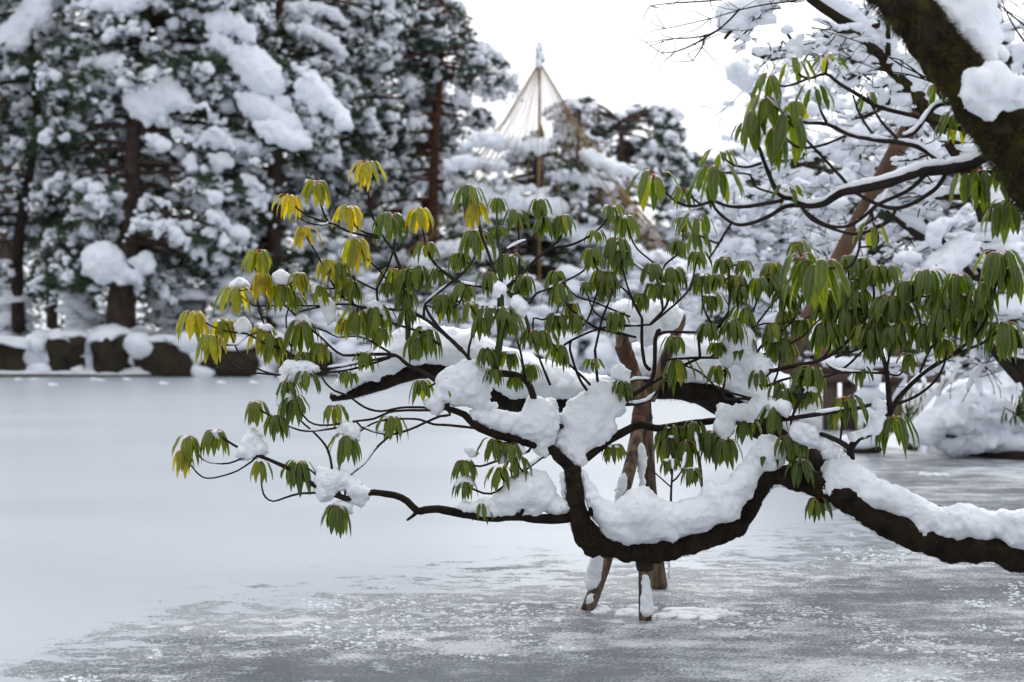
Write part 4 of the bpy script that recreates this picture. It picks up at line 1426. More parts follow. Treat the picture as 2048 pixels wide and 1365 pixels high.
M['moss'] = simple('moss_blades', [(0.35, (0.012, 0.009, 0.005)), (0.50, (0.040, 0.036, 0.010)), (0.66, (0.11, 0.10, 0.02))], 16, 0.8, 0)
r_ = np.random.default_rng(3)
mb = MB()
sel = trunk_pts[:, 2] > 1.5
moss(mb, trunk_pts[sel], trunk_r[sel], 30000, r_, 0.017)
mb.build('moss', M['moss'], t_, smooth=False, origin=mt0)['kind'] = 'stuff'
snow_mass('snow_load', [(1838, -40), (1846, 5), (1868, 30), (1885, 60), (1905, 78), (1925, 96), (1948, 120), (1938, 140), (1962, 150), (1990, 130), (2002, 100), (1992, 60), (1995, 30), (1975, -5), (1965, -40)], YM, 0.085, t_, M['snow'], seed=90, jag=5, amp=1.4)
snow_mass('snow_load', [(1926, 160), (1950, 138), (1975, 118), (2006, 130), (2030, 150), (2060, 152), (2100, 170), (2100, 232), (2050, 224), (2010, 218), (1992, 232), (1980, 250), (1964, 228), (1940, 214), (1914, 196)], YM - 0.18, 0.09, t_, M['snow'], seed=91, jag=6, amp=1.5)
snow_mass('snow_load', [(1990, 90), (2010, 100), (2012, 128), (1995, 128), (1975, 112)], YM + 0.1, 0.06, t_, M['snow'], seed=92)
# an icicle under the trunk
mb = MB()
tube(mb, [P(1811, 86, YM - 0.02), P(1811, 110, YM - 0.02), P(1811, 138, YM - 0.02)], [0.004, 0.0028, 0.0008], step=0.01, sides=6)
m_, tt_, bb_, oo_ = new_mat('ice_clear')
bb_.inputs['Base Color'].default_value = (0.9, 0.94, 1, 1); bb_.inputs['Roughness'].default_value = 0.05
bb_.inputs['Transmission Weight'].default_value = 1.0; bb_.inputs['IOR'].default_value = 1.31
mb.build('icicle', m_, t_, origin=P(1811, 100, YM))
# fine bare twigs around it and at the top
mb = MB()
for l in [[(1640, -20), (1600, 0), (1540, 8), (1480, 20), (1420, 38), (1330, 58)], [(1480, 18), (1440, 58), (1400, 74), (1350, 78), (1326, 80)], [(1440, 58), (1390, 88), (1350, 104), (1322, 106)], [(1410, 70), (1404, 95), (1385, 122)],
          [(1500, -10), (1420, 2), (1350, 6), (1300, 12)], [(1900, 200), (1860, 160), (1800, 130), (1750, 96), (1700, 78), (1640, 60)], [(1880, 170), (1820, 150), (1760, 140), (1700, 118)], [(1850, 160), (1800, 120), (1740, 110)],
          [(2060, 60), (2010, 20), (1980, -10)], [(2060, 100), (2020, 40), (2000, -10)]]:
    pts = [P(a, b_, YM + 0.9) for a, b_ in l]
    tube(mb, pts, np.linspace(0.0045, 0.0015, len(pts)), step=0.05, sides=4)
    for (a, b_) in l[1:]:
        for _ in range(3):
            s = P(a, b_, YM + 0.9)
            e = s + r_.normal(size=3) * np.array([0.07, 0.05, 0.05])
            tube(mb, [s, (s + e) / 2 + r_.normal(size=3) * 0.006, e], [0.002, 0.0015, 0.001], step=0.05, sides=3)
mb.build('fine_twigs', M['twig'], t_)['kind'] = 'stuff'

# ------------------------------------------------------------------ whorls of drooping leaves
def add_whorl(spec, Yf, r_, big=False):
    """returns apex, list of leaf MBs"""
    px, py, wd, ht, yel = spec[:5]
    n = spec[5] if len(spec) > 5 and spec[5] else int(r_.integers(11, 16))
    Y = Yf
    ap = P(px, py, Y)
    Rm = wd / 2 / F * Y * 1.16
    H = ht / F * Y * 0.90
    leaves = []
    a0 = r_.uniform(0, 6.28)
    tilt = r_.normal(size=2) * 0.10
    for k in range(n):
        az = a0 + 2 * math.pi * k / n + r_.uniform(-0.22, 0.22)
        inner = (k % 3 == 0)
        rr = Rm * r_.uniform(0.78, 1.14) * (0.62 if inner else 1.0)
        hh = H * (r_.uniform(0.80, 1.10) if r_.random() < 0.85 else r_.uniform(0.5, 0.8))
        tl = tilt[0] * math.cos(az) + tilt[1] * math.sin(az)
        wv = (0.34 * H if not big else 0.34 * H) * r_.uniform(0.8, 1.1)
        wv = min(max(wv, 0.026), 0.046 if not big else 0.058)
        m = MB()
        y_ = np.clip(yel * 0.9 + 0.05 + r_.normal() * (0.05 + 0.12 * yel), 0, 1)
        if r_.random() < 0.05:
            y_ = min(1, y_ + 0.35)
        leaf_mesh(m, ap + np.array([0, 0, 0.004 - (0.01 if inner else 0)]), az, rr * (1 + tl), hh * (1 - 0.5 * tl), wv, y_, r_, bend=1.6 if big else 1.9, curl=r_.uniform(0.35, 0.8) if big else None)
        leaves.append((m, ap, hh * wv))
    return ap, leaves


def bud_mesh(mb, ap, s, r_):
    blobs(mb, [ap + np.array([0, 0, s * 0.3])], [(s * 0.42, s * 0.42, s)], ICO1, noise=0.1)
    for k in range(6):     # curled bud scales and old stalks round the bud
        a = r_.uniform(0, 6.28)
        e = ap + np.array([math.cos(a) * s * 1.5, math.sin(a) * s * 1.5, s * r_.uniform(-0.2, 0.9)])
        tube(mb, [ap, (ap + e) / 2 + np.array([0, 0, s * 0.25]), e], [s * 0.17, s * 0.12, s * 0.05], step=s, sides=3)


def yfield(px, py):
    """a smooth depth for the front shrub, so that twigs and whorls meet"""
    b = 7.66 + 0.42 * float(vnoise([[px / 210.0 + 3.3, py / 190.0 + 1.7, 0.5]])[0])
    # main limb: close to 7.65 low down
    k = np.clip((py - 880) / 110.0, 0, 1)
    b = b * (1 - k) + 7.62 * k
    # towards the right the shrub comes nearer to the viewer
    b -= np.clip((px - 1500) / 560.0, 0, 1.3) * 0.75
    return b


WH = [  # px, py of the apex, width, height (photo pixels), yellowing
    (732, 329, 66, 52, .85), (635, 366, 60, 56, .62), (580, 396, 58, 46, .9), (700, 417, 68, 52, .88), (780, 433, 72, 62, .05), (836, 422, 60, 50, .78), (608, 458, 54, 42, .88),
    (713, 482, 68, 68, .72), (517, 504, 62, 52, .5), (852, 490, 52, 42, .25), (656, 523, 60, 46, .75), (678, 530, 45, 60, .28), (523, 549, 42, 62, .85), (565, 572, 62, 56, .36),
    (473, 580, 78, 60, .6), (599, 549, 42, 44, .72), (788, 542, 60, 52, .22), (775, 570, 38, 32, .1), (839, 537, 62, 52, .14), (813, 543, 50, 52, .15), (877, 540, 46, 36, .2), (640, 575, 50, 38, .45),
    (386, 628, 72, 60, .66), (420, 675, 60, 60, .66), (452, 643, 56, 52, .7), (528, 657, 56, 56, .72), (550, 676, 46, 50, .4), (605, 648, 76, 78, .2), (751, 618, 80, 76, .16),
    (854, 660, 72, 62, .08), (830, 678, 52, 52, .14), (690, 643, 42, 36, .6), (713, 625, 60, 60, .38), (700, 562, 60, 60, .28), (593, 596, 38, 32, .2), (883, 593, 50, 46, .22),
    (938, 378, 68, 58, .04), (947, 410, 54, 54, .85), (994, 400, 40, 34, .15), (1030, 424, 54, 48, .08), (998, 457, 34, 28, .15), (1079, 402, 50, 42, .1), (1089, 440, 50, 46, .1), (1124, 435, 50, 48, .1),
    (1222, 414, 46, 38, .15), (1250, 436, 58, 50, .14), (948, 467, 72, 72, .2), (1191, 464, 40, 32, .2), (917, 510, 52, 42, .1), (1232, 480, 62, 58, .1), (1184, 502, 50, 46, .15), (1240, 507, 54, 48, .1),
    (1363, 438, 38, 40, .15), (1360, 485, 40, 38, .15), (1395, 508, 50, 40, .12), (1445, 522, 42, 42, .15), (1015, 514, 62, 52, .1), (1111, 546, 42, 42, .2), (1118, 574, 60, 52, .14), (1174, 567, 30, 30, .1),
    (1307, 531, 50, 50, .08), (1345, 539, 54, 50, .1), (1405, 552, 54, 48, .12), (928, 572, 52, 46, .25), (939, 609, 50, 42, .32), (900, 593, 60, 60, .26), (976, 549, 50, 50, .18), (1200, 545, 42, 46, .18),
    (1219, 552, 42, 44, .2), (1020, 634, 52, 52, .14), (1060, 663, 52, 46, .18), (1087, 665, 56, 48, .18), (1143, 608, 42, 42, .26), (1150, 631, 42, 42, .2), (1350, 677, 50, 38, .1), (1313, 567, 50, 42, .08),
    (1336, 570, 50, 42, .1), (1424, 592, 52, 46, .1), (1595, 488, 56, 34, .15), (1452, 518, 42, 34, .12), (1487, 525, 42, 38, .12), (1520, 561, 62, 52, .1), (1479, 578, 38, 42, .12), (1487, 620, 58, 44, .14),
    (1552, 550, 56, 48, .14), (1577, 578, 52, 62, .06), (1571, 626, 42, 38, .2), (1697, 515, 48, 52, .14), (1723, 518, 44, 44, .22), (1737, 542, 62, 58, .1),
    (1697, 563, 72, 74, .0), (1781, 536, 48, 42, .18), (1757, 534, 44, 44, .1), (1814, 566, 62, 62, .02), (1856, 547, 84, 74, .0), (1916, 553, 74, 68, .05), (1919, 591, 58, 60, .08), (1995, 510, 94, 90, .03),
    (1970, 570, 64, 64, .06), (1664, 601, 66, 52, .12), (1653, 616, 52, 44, .16), (1707, 620, 44, 42, .28), (1764, 599, 62, 58, .08), (1784, 597, 62, 58, .04), (1756, 635, 50, 52, .18), (1805, 651, 48, 42, .2),
    (1849, 651, 64, 64, .0), (1884, 626, 72, 64, .03), (2007, 651, 94, 78, .05), (1890, 684, 48, 42, .24), (1650, 651, 78, 74, .04), (1819, 711, 48, 42, .14), (1484, 670, 62, 62, .08), (1561, 681, 62, 58, .08), (1697, 652, 40, 44, .55),
    (1432, 689, 40, 30, .14), (918, 740, 78, 72, .1), (975, 700, 46, 42, .14), (1017, 707, 46, 42, .14), (1063, 733, 44, 38, .14), (990, 742, 38, 34, .18), (1030, 758, 36, 28, .22), (1122, 694, 46, 48, .16),
    (1184, 722, 46, 26, .2), (1353, 722, 70, 62, .1), (1435, 736, 52, 42, .16), (990, 883, 56, 48, .2), (1020, 890, 48, 42, .22), (929, 925, 56, 48, .16), (931, 960, 46, 46, .12), (1000, 940, 60, 48, .2), (1035, 922, 58, 42, .18),
    (965, 1012, 62, 36, .2), (1224, 894, 54, 38, .22), (1388, 848, 62, 62, .1), (1333, 874, 60, 62, .26), (1373, 887, 56, 62, .2), (1430, 874, 60, 62, .12), (1338, 922, 40, 30, .3), (1384, 940, 42, 38, .2), (1245, 766, 46, 42, .12),
    (1620, 738, 76, 62, .14), (1616, 776, 52, 50, .1), (1686, 800, 82, 66, .08), (1785, 840, 96, 76, .0), (1552, 818, 64, 60, .04), (1539, 899, 50, 42, .04), (1601, 925, 62, 56, .04), (1590, 880, 60, 48, .04), (1572, 877, 48, 46, .06),
    (1451, 884, 62, 62, .08), (1418, 866, 52, 56, .14), (1634, 1000, 50, 46, .08), (1572, 782, 60, 52, .1), (1491, 840, 52, 52, .06), (1517, 745, 48, 42, .1),
    (377, 877, 56, 62, .4), (366, 905, 46, 50, .85), (430, 864, 60, 56, .28), (511, 807, 50, 50, .2), (521, 927, 50, 42, .38), (598, 928, 72, 66, .06), (692, 876, 70, 66, .08), (676, 1016, 60, 62, .1),
    (783, 838, 62, 50, .24), (668, 815, 52, 42, .28), (584, 798, 66, 60, .08), (551, 835, 52, 50, .12), (610, 748, 84, 46, .08), (575, 768, 50, 42, .1), (544, 680, 50, 56, .34), (607, 709, 46, 26, .2), (732, 709, 46, 38, .2),
    (697, 746, 46, 32, .2), (841, 765, 52, 48, .14), (1545, 530, 48, 46, .1), (1630, 560, 60, 62, .02), (1940, 640, 70, 66, .02), (1960, 610, 60, 60, .0), (1810, 610, 60, 62, .02), (1720, 585, 60, 60, .04), (1878, 590, 62, 62, .02),
    (2030, 540, 80, 80, .03), (1600, 640, 48, 44, .08), (1480, 560, 44, 40, .1), (1280, 590, 40, 40, .12), (810, 590, 44, 44, .2), (760, 660, 44, 44, .3), (640, 690, 44, 42, .3), (960, 640, 44, 44, .2), (1040, 560, 44, 44, .15)]

_wr = np.random.default_rng(12)
for _a, _b, _c, _d, _n in [(1290, 1560, 540, 660, 6), (1560, 1840, 560, 690, 7), (1040, 1290, 540, 640, 4), (880, 1060, 540, 640, 4), (700, 860, 560, 640, 3), (1540, 1760, 690, 790, 4), (1330, 1450, 840, 890, 2)]:
    for _ in range(_n):
        _w = _wr.uniform(40, 60) * (1.2 if _a >= 1560 else 1)
        WH.append((_wr.uniform(_a, _b), _wr.uniform(_c, _d), _w, _w * _wr.uniform(0.78, 1.0), _wr.uniform(0.02, 0.24)))

TW = [  # twigs of the front shrub: list of points, start radius, end radius (pixels)
    ([(745, 985), (700, 997), (682, 994), (649, 981), (616, 963), (583, 940), (554, 927), (531, 917), (511, 910), (485, 899), (465, 889), (438, 870)], 6.5, 2.2),
    ([(511, 910), (480, 919), (458, 927), (432, 927), (405, 919), (380, 882)], 2.4, 1.6), ([(501, 925), (475, 942), (442, 953), (415, 957), (396, 948), (370, 915)], 2.2, 1.5), ([(515, 911), (505, 922), (501, 925)], 2.4, 2.2),
    ([(633, 986), (597, 988), (570, 996), (547, 1003), (531, 995), (524, 976), (521, 935)], 2.6, 1.7), ([(649, 981), (633, 986)], 2.8, 2.6), ([(616, 963), (606, 945), (600, 932)], 3, 2),
    ([(682, 994), (676, 978), (666, 957), (663, 930), (656, 901), (643, 881), (620, 858), (600, 840), (588, 808)], 3.2, 1.8),
    ([(691, 985), (692, 960), (709, 943), (729, 927), (752, 897), (778, 874), (790, 868)], 2.8, 2.4), ([(692, 960), (663, 962), (643, 958), (620, 940), (602, 932)], 2.4, 1.8), ([(691, 983), (687, 1006), (678, 1018)], 2.8, 2.2),
    ([(894, 817), (900, 830), (880, 833), (854, 844), (821, 859), (785, 869), (755, 866), (722, 854), (709, 843), (694, 878)], 3.4, 1.8),
    ([(1020, 868), (960, 858), (900, 851), (867, 849), (841, 840), (814, 838), (768, 841), (742, 849), (719, 864)], 3.2, 2.0),
    ([(894, 817), (867, 816), (834, 815), (801, 816), (762, 823), (729, 815), (696, 792), (669, 782), (650, 765), (640, 745)], 3.2, 2.0),
    ([(890, 818), (854, 821), (814, 821), (778, 825), (748, 838), (709, 843), (673, 849), (640, 851), (617, 843), (600, 821), (590, 802)], 3.2, 1.8), ([(689, 854), (656, 859), (613, 863), (580, 854), (553, 838)], 2.6, 1.6),
    ([(894, 817), (884, 785), (874, 765), (841, 742), (814, 729), (791, 711), (755, 709), (715, 710), (686, 711), (663, 696), (643, 676), (610, 650)], 5, 2.0),
    ([(791, 712), (760, 718), (729, 724), (682, 734), (643, 737), (603, 726), (567, 699), (534, 690), (501, 671), (478, 666), (448, 662), (422, 652), (390, 632)], 3.2, 1.7),
    ([(780, 716), (729, 732), (689, 742), (650, 746), (600, 750), (551, 750), (518, 747), (485, 746), (445, 736), (422, 726), (414, 716), (418, 680)], 3.0, 1.7),
    ([(551, 750), (524, 742), (498, 726), (478, 706), (468, 686), (454, 648)], 2.2, 1.5), ([(488, 744), (465, 729), (448, 706), (445, 691), (475, 690), (494, 673), (525, 662)], 2.2, 1.5),
    ([(756, 475), (751, 476), (698, 464), (669, 449), (652, 445), (616, 432), (593, 416), (582, 400)], 2.6, 1.6), ([(656, 446), (646, 451), (616, 446), (597, 436)], 1.8, 1.3), ([(656, 444), (646, 423), (640, 400), (636, 370)], 2.4, 1.8),
    ([(786, 499), (770, 480), (756, 455), (742, 426), (737, 391), (734, 356), (732, 332)], 2.6, 2.0), ([(757, 472), (731, 466), (710, 452), (702, 422)], 2.2, 1.6),
    ([(923, 567), (900, 552), (865, 523), (852, 490), (842, 441), (837, 425)], 2.6, 1.8), ([(756, 604), (754, 578), (769, 549), (780, 523), (789, 485), (782, 438)], 3, 2.0),
    ([(816, 680), (816, 631), (810, 581), (801, 540), (786, 499)], 6, 3.4), ([(707, 608), (680, 590), (656, 552), (637, 514), (616, 479), (609, 461)], 2.4, 1.6), ([(780, 575), (766, 549), (731, 514), (716, 486)], 2.4, 1.7),
    ([(754, 581), (725, 567), (696, 549), (680, 533)], 2.4, 1.7), ([(600, 640), (560, 600), (543, 564), (523, 529), (518, 508)], 2.2, 1.6), ([(543, 690), (543, 669), (529, 649), (517, 616), (511, 581), (480, 582)], 2.2, 1.5),
    ([(652, 612), (610, 612), (570, 611), (534, 612), (505, 611), (480, 590)], 2.2, 1.5), ([(605, 726), (580, 690), (575, 663), (572, 637), (581, 596), (568, 575)], 2.2, 1.5),
    ([(900, 678), (857, 643), (822, 625), (780, 619), (725, 615), (696, 609), (652, 612), (599, 624)], 4, 1.8), ([(725, 615), (707, 608), (698, 572), (700, 562)], 2.4, 1.7), ([(880, 690), (836, 663), (786, 647), (752, 625)], 3.2, 2),
    ([(780, 706), (725, 675), (675, 674), (652, 663), (610, 650)], 2.6, 1.8), ([(923, 700), (900, 678)], 5, 4), ([(848, 640), (848, 622), (851, 608), (868, 593), (900, 567), (923, 549), (948, 517), (949, 470)], 3, 1.9),
    ([(990, 745), (997, 700), (1002, 652), (1001, 581)], 8, 7), ([(1001, 581), (1001, 505), (994, 476), (994, 426), (994, 403)], 4.2, 1.8), ([(995, 590), (995, 581), (988, 543), (976, 505), (961, 464), (955, 417), (940, 382)], 4.0, 2.4),
    ([(1003, 590), (1010, 578), (1043, 549), (1093, 502), (1143, 490), (1178, 473), (1210, 446), (1222, 418)], 4, 2), ([(1093, 502), (1114, 485), (1124, 467), (1124, 440)], 2.6, 1.8), ([(1002, 507), (1037, 487), (1064, 477), (1088, 444)], 2.6, 1.8),
    ([(1014, 584), (1037, 587), (1039, 523), (1037, 464), (1031, 428)], 3.0, 1.8), ([(1049, 680), (1058, 663), (1049, 628), (1037, 611), (1014, 584)], 4.5, 2.6), ([(850, 487), (868, 523), (891, 549), (923, 567), (967, 575), (994, 583)], 1.9, 3),
    ([(850, 611), (879, 618), (909, 615), (923, 599), (928, 576)], 2.2, 1.6), ([(938, 735), (938, 695), (950, 657), (953, 634), (940, 612)], 3, 1.8), ([(960, 745), (923, 700), (879, 657), (856, 625), (850, 608)], 4, 3),
    ([(1058, 608), (1073, 587), (1090, 581), (1128, 564), (1169, 540), (1184, 506)], 2.8, 1.8), ([(1260, 634), (1216, 616), (1181, 602), (1152, 593), (1128, 567), (1112, 550)], 2.4, 1.6), ([(1281, 652), (1237, 649), (1202, 635), (1184, 616), (1175, 587), (1174, 570)], 2.4, 1.5),
    ([(1284, 637), (1269, 611), (1254, 584), (1213, 555), (1193, 534), (1186, 506)], 2.6, 1.7), ([(1322, 560), (1319, 537), (1275, 499), (1260, 470), (1251, 440)], 2.4, 1.7), ([(1333, 575), (1322, 558), (1290, 543), (1257, 517), (1234, 484)], 2.4, 1.7),
    ([(1284, 637), (1260, 587), (1248, 549), (1241, 512)], 2.4, 1.7), ([(1190, 700), (1205, 637), (1222, 593), (1231, 552)], 2.8, 1.8), ([(1149, 666), (1175, 640), (1196, 578), (1204, 550)], 2.4, 1.7),
    ([(1301, 649), (1333, 611), (1339, 572), (1345, 543)], 3, 2), ([(1325, 620), (1325, 540), (1360, 505), (1366, 476), (1363, 442)], 2.4, 1.6), ([(1348, 611), (1377, 581), (1389, 543), (1395, 512)], 2.4, 1.7), ([(1301, 649), (1320, 634), (1348, 611)], 3, 2.4),
    ([(1436, 660), (1413, 631), (1404, 593), (1405, 556)], 2.4, 1.7), ([(1120, 698), (1143, 681), (1202, 657), (1260, 652), (1300, 650)], 2.6, 2.4), ([(1067, 680), (1067, 637), (1084, 640), (1114, 625), (1119, 580)], 2.2, 1.6),
    ([(1272, 675), (1202, 659), (1172, 643), (1137, 613), (1120, 580)], 3, 1.8), ([(1311, 676), (1328, 665), (1407, 665), (1436, 657), (1450, 637), (1457, 623), (1459, 553), (1453, 522)], 3.4, 1.8),
    ([(1546, 742), (1590, 732), (1637, 722), (1678, 699), (1716, 658), (1742, 616), (1748, 585), (1740, 546)], 4.4, 2), ([(1637, 722), (1659, 699), (1662, 660), (1664, 606)], 2.4, 1.8), ([(1672, 715), (1732, 692), (1764, 664), (1784, 602)], 2.6, 1.8),
    ([(1400, 716), (1400, 664), (1435, 654), (1457, 623)], 3, 2.4), ([(1500, 740), (1520, 696), (1560, 665), (1590, 635), (1600, 600), (1630, 564)], 3, 2), ([(1495, 660), (1527, 648), (1577, 646), (1631, 629), (1660, 606)], 2.2, 1.6),
    ([(1500, 720), (1590, 683), (1628, 651), (1654, 620)], 2.6, 1.8), ([(1480, 690), (1495, 651), (1511, 610), (1520, 565)], 2.2, 1.7), ([(1514, 648), (1552, 600), (1577, 582)], 2.2, 1.7),
    ([(1796, 797), (1840, 753), (1871, 732), (1913, 708), (1966, 686), (2006, 655)], 3.4, 2), ([(1772, 747), (1790, 660), (1811, 610), (1840, 593), (1856, 551)], 2.8, 1.8), ([(1840, 745), (1860, 700), (1900, 640), (1918, 595), (1917, 556)], 2.8, 1.8),
    ([(1880, 727), (1930, 690), (1965, 620), (1970, 575)], 2.6, 1.8), ([(1900, 714), (1960, 660), (1990, 580), (1996, 514)], 3, 2), ([(1755, 679), (1766, 715), (1774, 745), (1778, 797), (1781, 826)], 4, 6), ([(1755, 679), (1740, 640), (1697, 567)], 3, 2),
    ([(1653, 727), (1678, 742), (1766, 747), (1800, 750), (1819, 715)], 3, 1.8), ([(1583, 837), (1656, 826), (1715, 817), (1752, 808), (1788, 809), (1832, 793), (1872, 760), (1891, 720), (1891, 688)], 4.6, 1.8),
    ([(1700, 960), (1702, 920), (1700, 900), (1718, 876), (1744, 866), (1781, 826), (1796, 797), (1840, 753), (1880, 722)], 9, 3.4), ([(1700, 898), (1680, 884), (1653, 872), (1640, 868)], 6, 4), ([(1680, 884), (1684, 850), (1686, 804)], 2.6, 2), ([(1744, 866), (1768, 860), (1785, 844)], 2.6, 2),
    ([(1173, 916), (1215, 883), (1246, 865), (1281, 850), (1312, 857), (1377, 848), (1450, 839), (1473, 830), (1530, 840), (1583, 837)], 10, 5),
    ([(1532, 773), (1583, 756), (1656, 753), (1690, 735), (1715, 712), (1750, 670), (1764, 604)], 3, 1.8), ([(1546, 771), (1557, 738), (1561, 684)], 2.4, 1.9), ([(1530, 838), (1500, 800), (1449, 797), (1450, 760), (1455, 723), (1482, 676)], 3.4, 2),
    ([(1514, 800), (1473, 789), (1437, 778), (1400, 745), (1360, 728)], 2.6, 1.8), ([(1330, 720), (1400, 716), (1466, 718), (1492, 731), (1546, 742)], 3, 3.6),
    ([(1145, 944), (1130, 926), (1114, 912), (1104, 900), (1061, 887), (995, 870), (951, 852), (929, 830), (894, 817)], 13, 6), ([(894, 817), (905, 780), (918, 744)], 4, 2), ([(1061, 887), (1057, 903), (995, 922), (960, 933), (931, 928)], 3.4, 2),
    ([(1104, 905), (1083, 916), (1026, 958), (982, 988), (940, 975), (932, 962)], 3.4, 2), ([(1104, 880), (1114, 857), (1158, 843), (1184, 832), (1206, 813), (1246, 810), (1290, 804), (1320, 777), (1350, 728)], 6, 2.4),
    ([(1246, 812), (1252, 797), (1303, 760), (1311, 676), (1320, 660)], 5, 4), ([(1303, 760), (1268, 760), (1250, 770)], 2.4, 1.8), ([(1300, 740), (1290, 729), (1284, 690), (1284, 637)], 4, 3),
    ([(1142, 1035), (1114, 1038), (1070, 1038), (1035, 1032), (982, 1035), (916, 1026), (876, 1019), (850, 1021), (834, 1022), (814, 1003), (788, 991), (745, 985)], 11, 6.5), ([(836, 1022), (826, 1032), (814, 1041)], 5, 2.5),
    ([(980, 1034), (972, 1020), (966, 1014)], 3, 2), ([(1342, 1040), (1342, 993), (1345, 914), (1336, 878)], 2.6, 2), ([(1342, 975), (1320, 955), (1298, 936)], 1.6, 1.2), ([(1343, 965), (1362, 945), (1374, 892)], 2, 1.6), ([(1404, 1030), (1404, 993), (1402, 940), (1388, 852)], 2.4, 1.8),
    ([(1450, 839), (1440, 860), (1420, 868)], 2.4, 2), ([(1473, 832), (1460, 870), (1452, 886)], 2.4, 2), ([(1583, 838), (1580, 860), (1573, 880)], 2.4, 2), ([(1060, 885), (1030, 888), (992, 884)], 3, 2), ([(1215, 886), (1222, 892), (1225, 896)], 2.4, 2),
    ([(1050, 760), (1040, 700), (1020, 640)], 3, 2), ([(1100, 770), (1080, 720), (1062, 668)], 3, 2), ([(1206, 813), (1180, 770), (1130, 720), (1090, 668)], 3, 2), ([(1206, 813), (1195, 760), (1190, 700)], 3.4, 3), ([(1100, 890), (1075, 820), (1050, 760), (990, 745)], 7, 7),
    ([(1250, 805), (1300, 770), (1360, 735), (1400, 716)], 3, 3), ([(1540, 945), (1541, 920), (1540, 903)], 4, 2.5), ([(1610, 958), (1606, 940), (1602, 928)], 4, 2.5), ([(1660, 985), (1648, 996), (1636, 1002)], 4, 2.5), ([(1583, 838), (1600, 800), (1617, 780)], 2.6, 2), ([(1583, 838), (1602, 790), (1622, 742)], 2.8, 2),
    ([(1143, 681), (1140, 700), (1160, 760), (1190, 800)], 2.4, 3.4)]

root = P(2290, 1130, 6.7); root[2] = 0.25
rho = thing('rhododendron', 'old rhododendron stretching its snowy limb low over the ice, full of drooping leaf whorls', 'rhododendron', root)
LIMB = [(2290, 1240, 34), (2160, 1185, 30), (2048, 1122, 24), (1975, 1100, 26), (1913, 1098, 28), (1840, 1072, 30), (1766, 1040, 30), (1711, 1008, 28), (1660, 980, 26), (1606, 962, 23), (1561, 952, 21), (1532, 960, 22), (1506, 992, 22), (1486, 1028, 21), (1470, 1050, 25), (1437, 1066, 22), (1400, 1080, 22), (1333, 1098, 24), (1268, 1100, 24), (1224, 1094, 24), (1188, 1082, 28), (1166, 1054, 24), (1153, 1022, 20), (1149, 980, 17), (1146, 940, 18)]
lp = [P(a, b_, yfield(a, b_) if a < 2000 else 6.95 - (a - 2000) * 0.0012) for a, b_, _ in LIMB]
lr = [c_ / F * 7.4 for _, _, c_ in LIMB]
lp[0] = root
lp[1][2] = 0.33
mb = MB()
tube(mb, lp, lr, step=0.010, sides=44, noise=0.32, nscale=16)
mb.build('limb', M['limb'], rho, origin=root)
r_ = np.random.default_rng(21)
lpp, lrr = catmull(lp, lr, 0.01)
mb = MB()
moss(mb, lpp, lrr, 26000, r_, 0.0075)
mb.build('moss', M['moss'], rho, smooth=False, origin=root)['kind'] = 'stuff'
# burrs and snapped stubs on the limb
for (a, b_, c, d, r0) in [(1149, 960, 1134, 948, 6), (1470, 1056, 1478, 1072, 12), (1180, 1030, 1184, 1014, 7), (1040, 1034, 1046, 1020, 5), (1150, 945, 1136, 938, 5)]:
    mb = MB()
    tube(mb, [P(a, b_, 7.6), P(c, d, 7.58)], [r0 / F * 7.6, r0 * 0.7 / F * 7.6], step=0.02, sides=8, noise=0.2, nscale=30)
    mb.build('burr', M['limb'], rho, origin=root)

samples = []
for (l, r0, r1) in TW:
    pts = [P(a, b_, yfield(a, b_)) for a, b_ in l]
    rr = np.linspace(r0, r1, len(l)) / F * 7.5
    mb = MB()
    # slight natural kinks
    p_, _r = tube(mb, pts, rr, step=0.03, sides=8 if r0 > 4 else 6, noise=0.16, nscale=40)
    green = (l[0] in ((816, 680), (990, 745), (1001, 581), (1049, 680)))
    mb.build('branch' if r0 >= 3.2 else 'twig', M['limb'] if r0 > 9 else (M['twig_green'] if green else M['twig']), rho, origin=pts[0])
    a = np.array(l, float)
    for i in range(len(a) - 1):
        for u in (0, 0.33, 0.66, 1.0):
            samples.append(a[i] * (1 - u) + a[i + 1] * u)
samples = np.array(samples)
# loose thin snow along many twigs
mb = MB()
for (l, r0, r1) in TW:
    if r_.random() < 0.30:
        pts = np.array([P(a, b_, yfield(a, b_)) for a, b_ in l])
        rr = np.linspace(r0, r1, len(l)) / F * 7.5
        p_, q_ = catmull(pts, rr, 0.03)
        k0 = r_.integers(0, max(1, len(p_) - 6)); k1 = min(len(p_), k0 + int(r_.integers(4, 9)))
        snow_on(mb, p_[k0:k1], q_[k0:k1] * 0.9, r_, k=0.9, add=0.004, step=0.012, sides=8, noise=0.5, nscale=40)
mb.build('snow_on_twigs', M['snow'], rho)['kind'] = 'stuff'

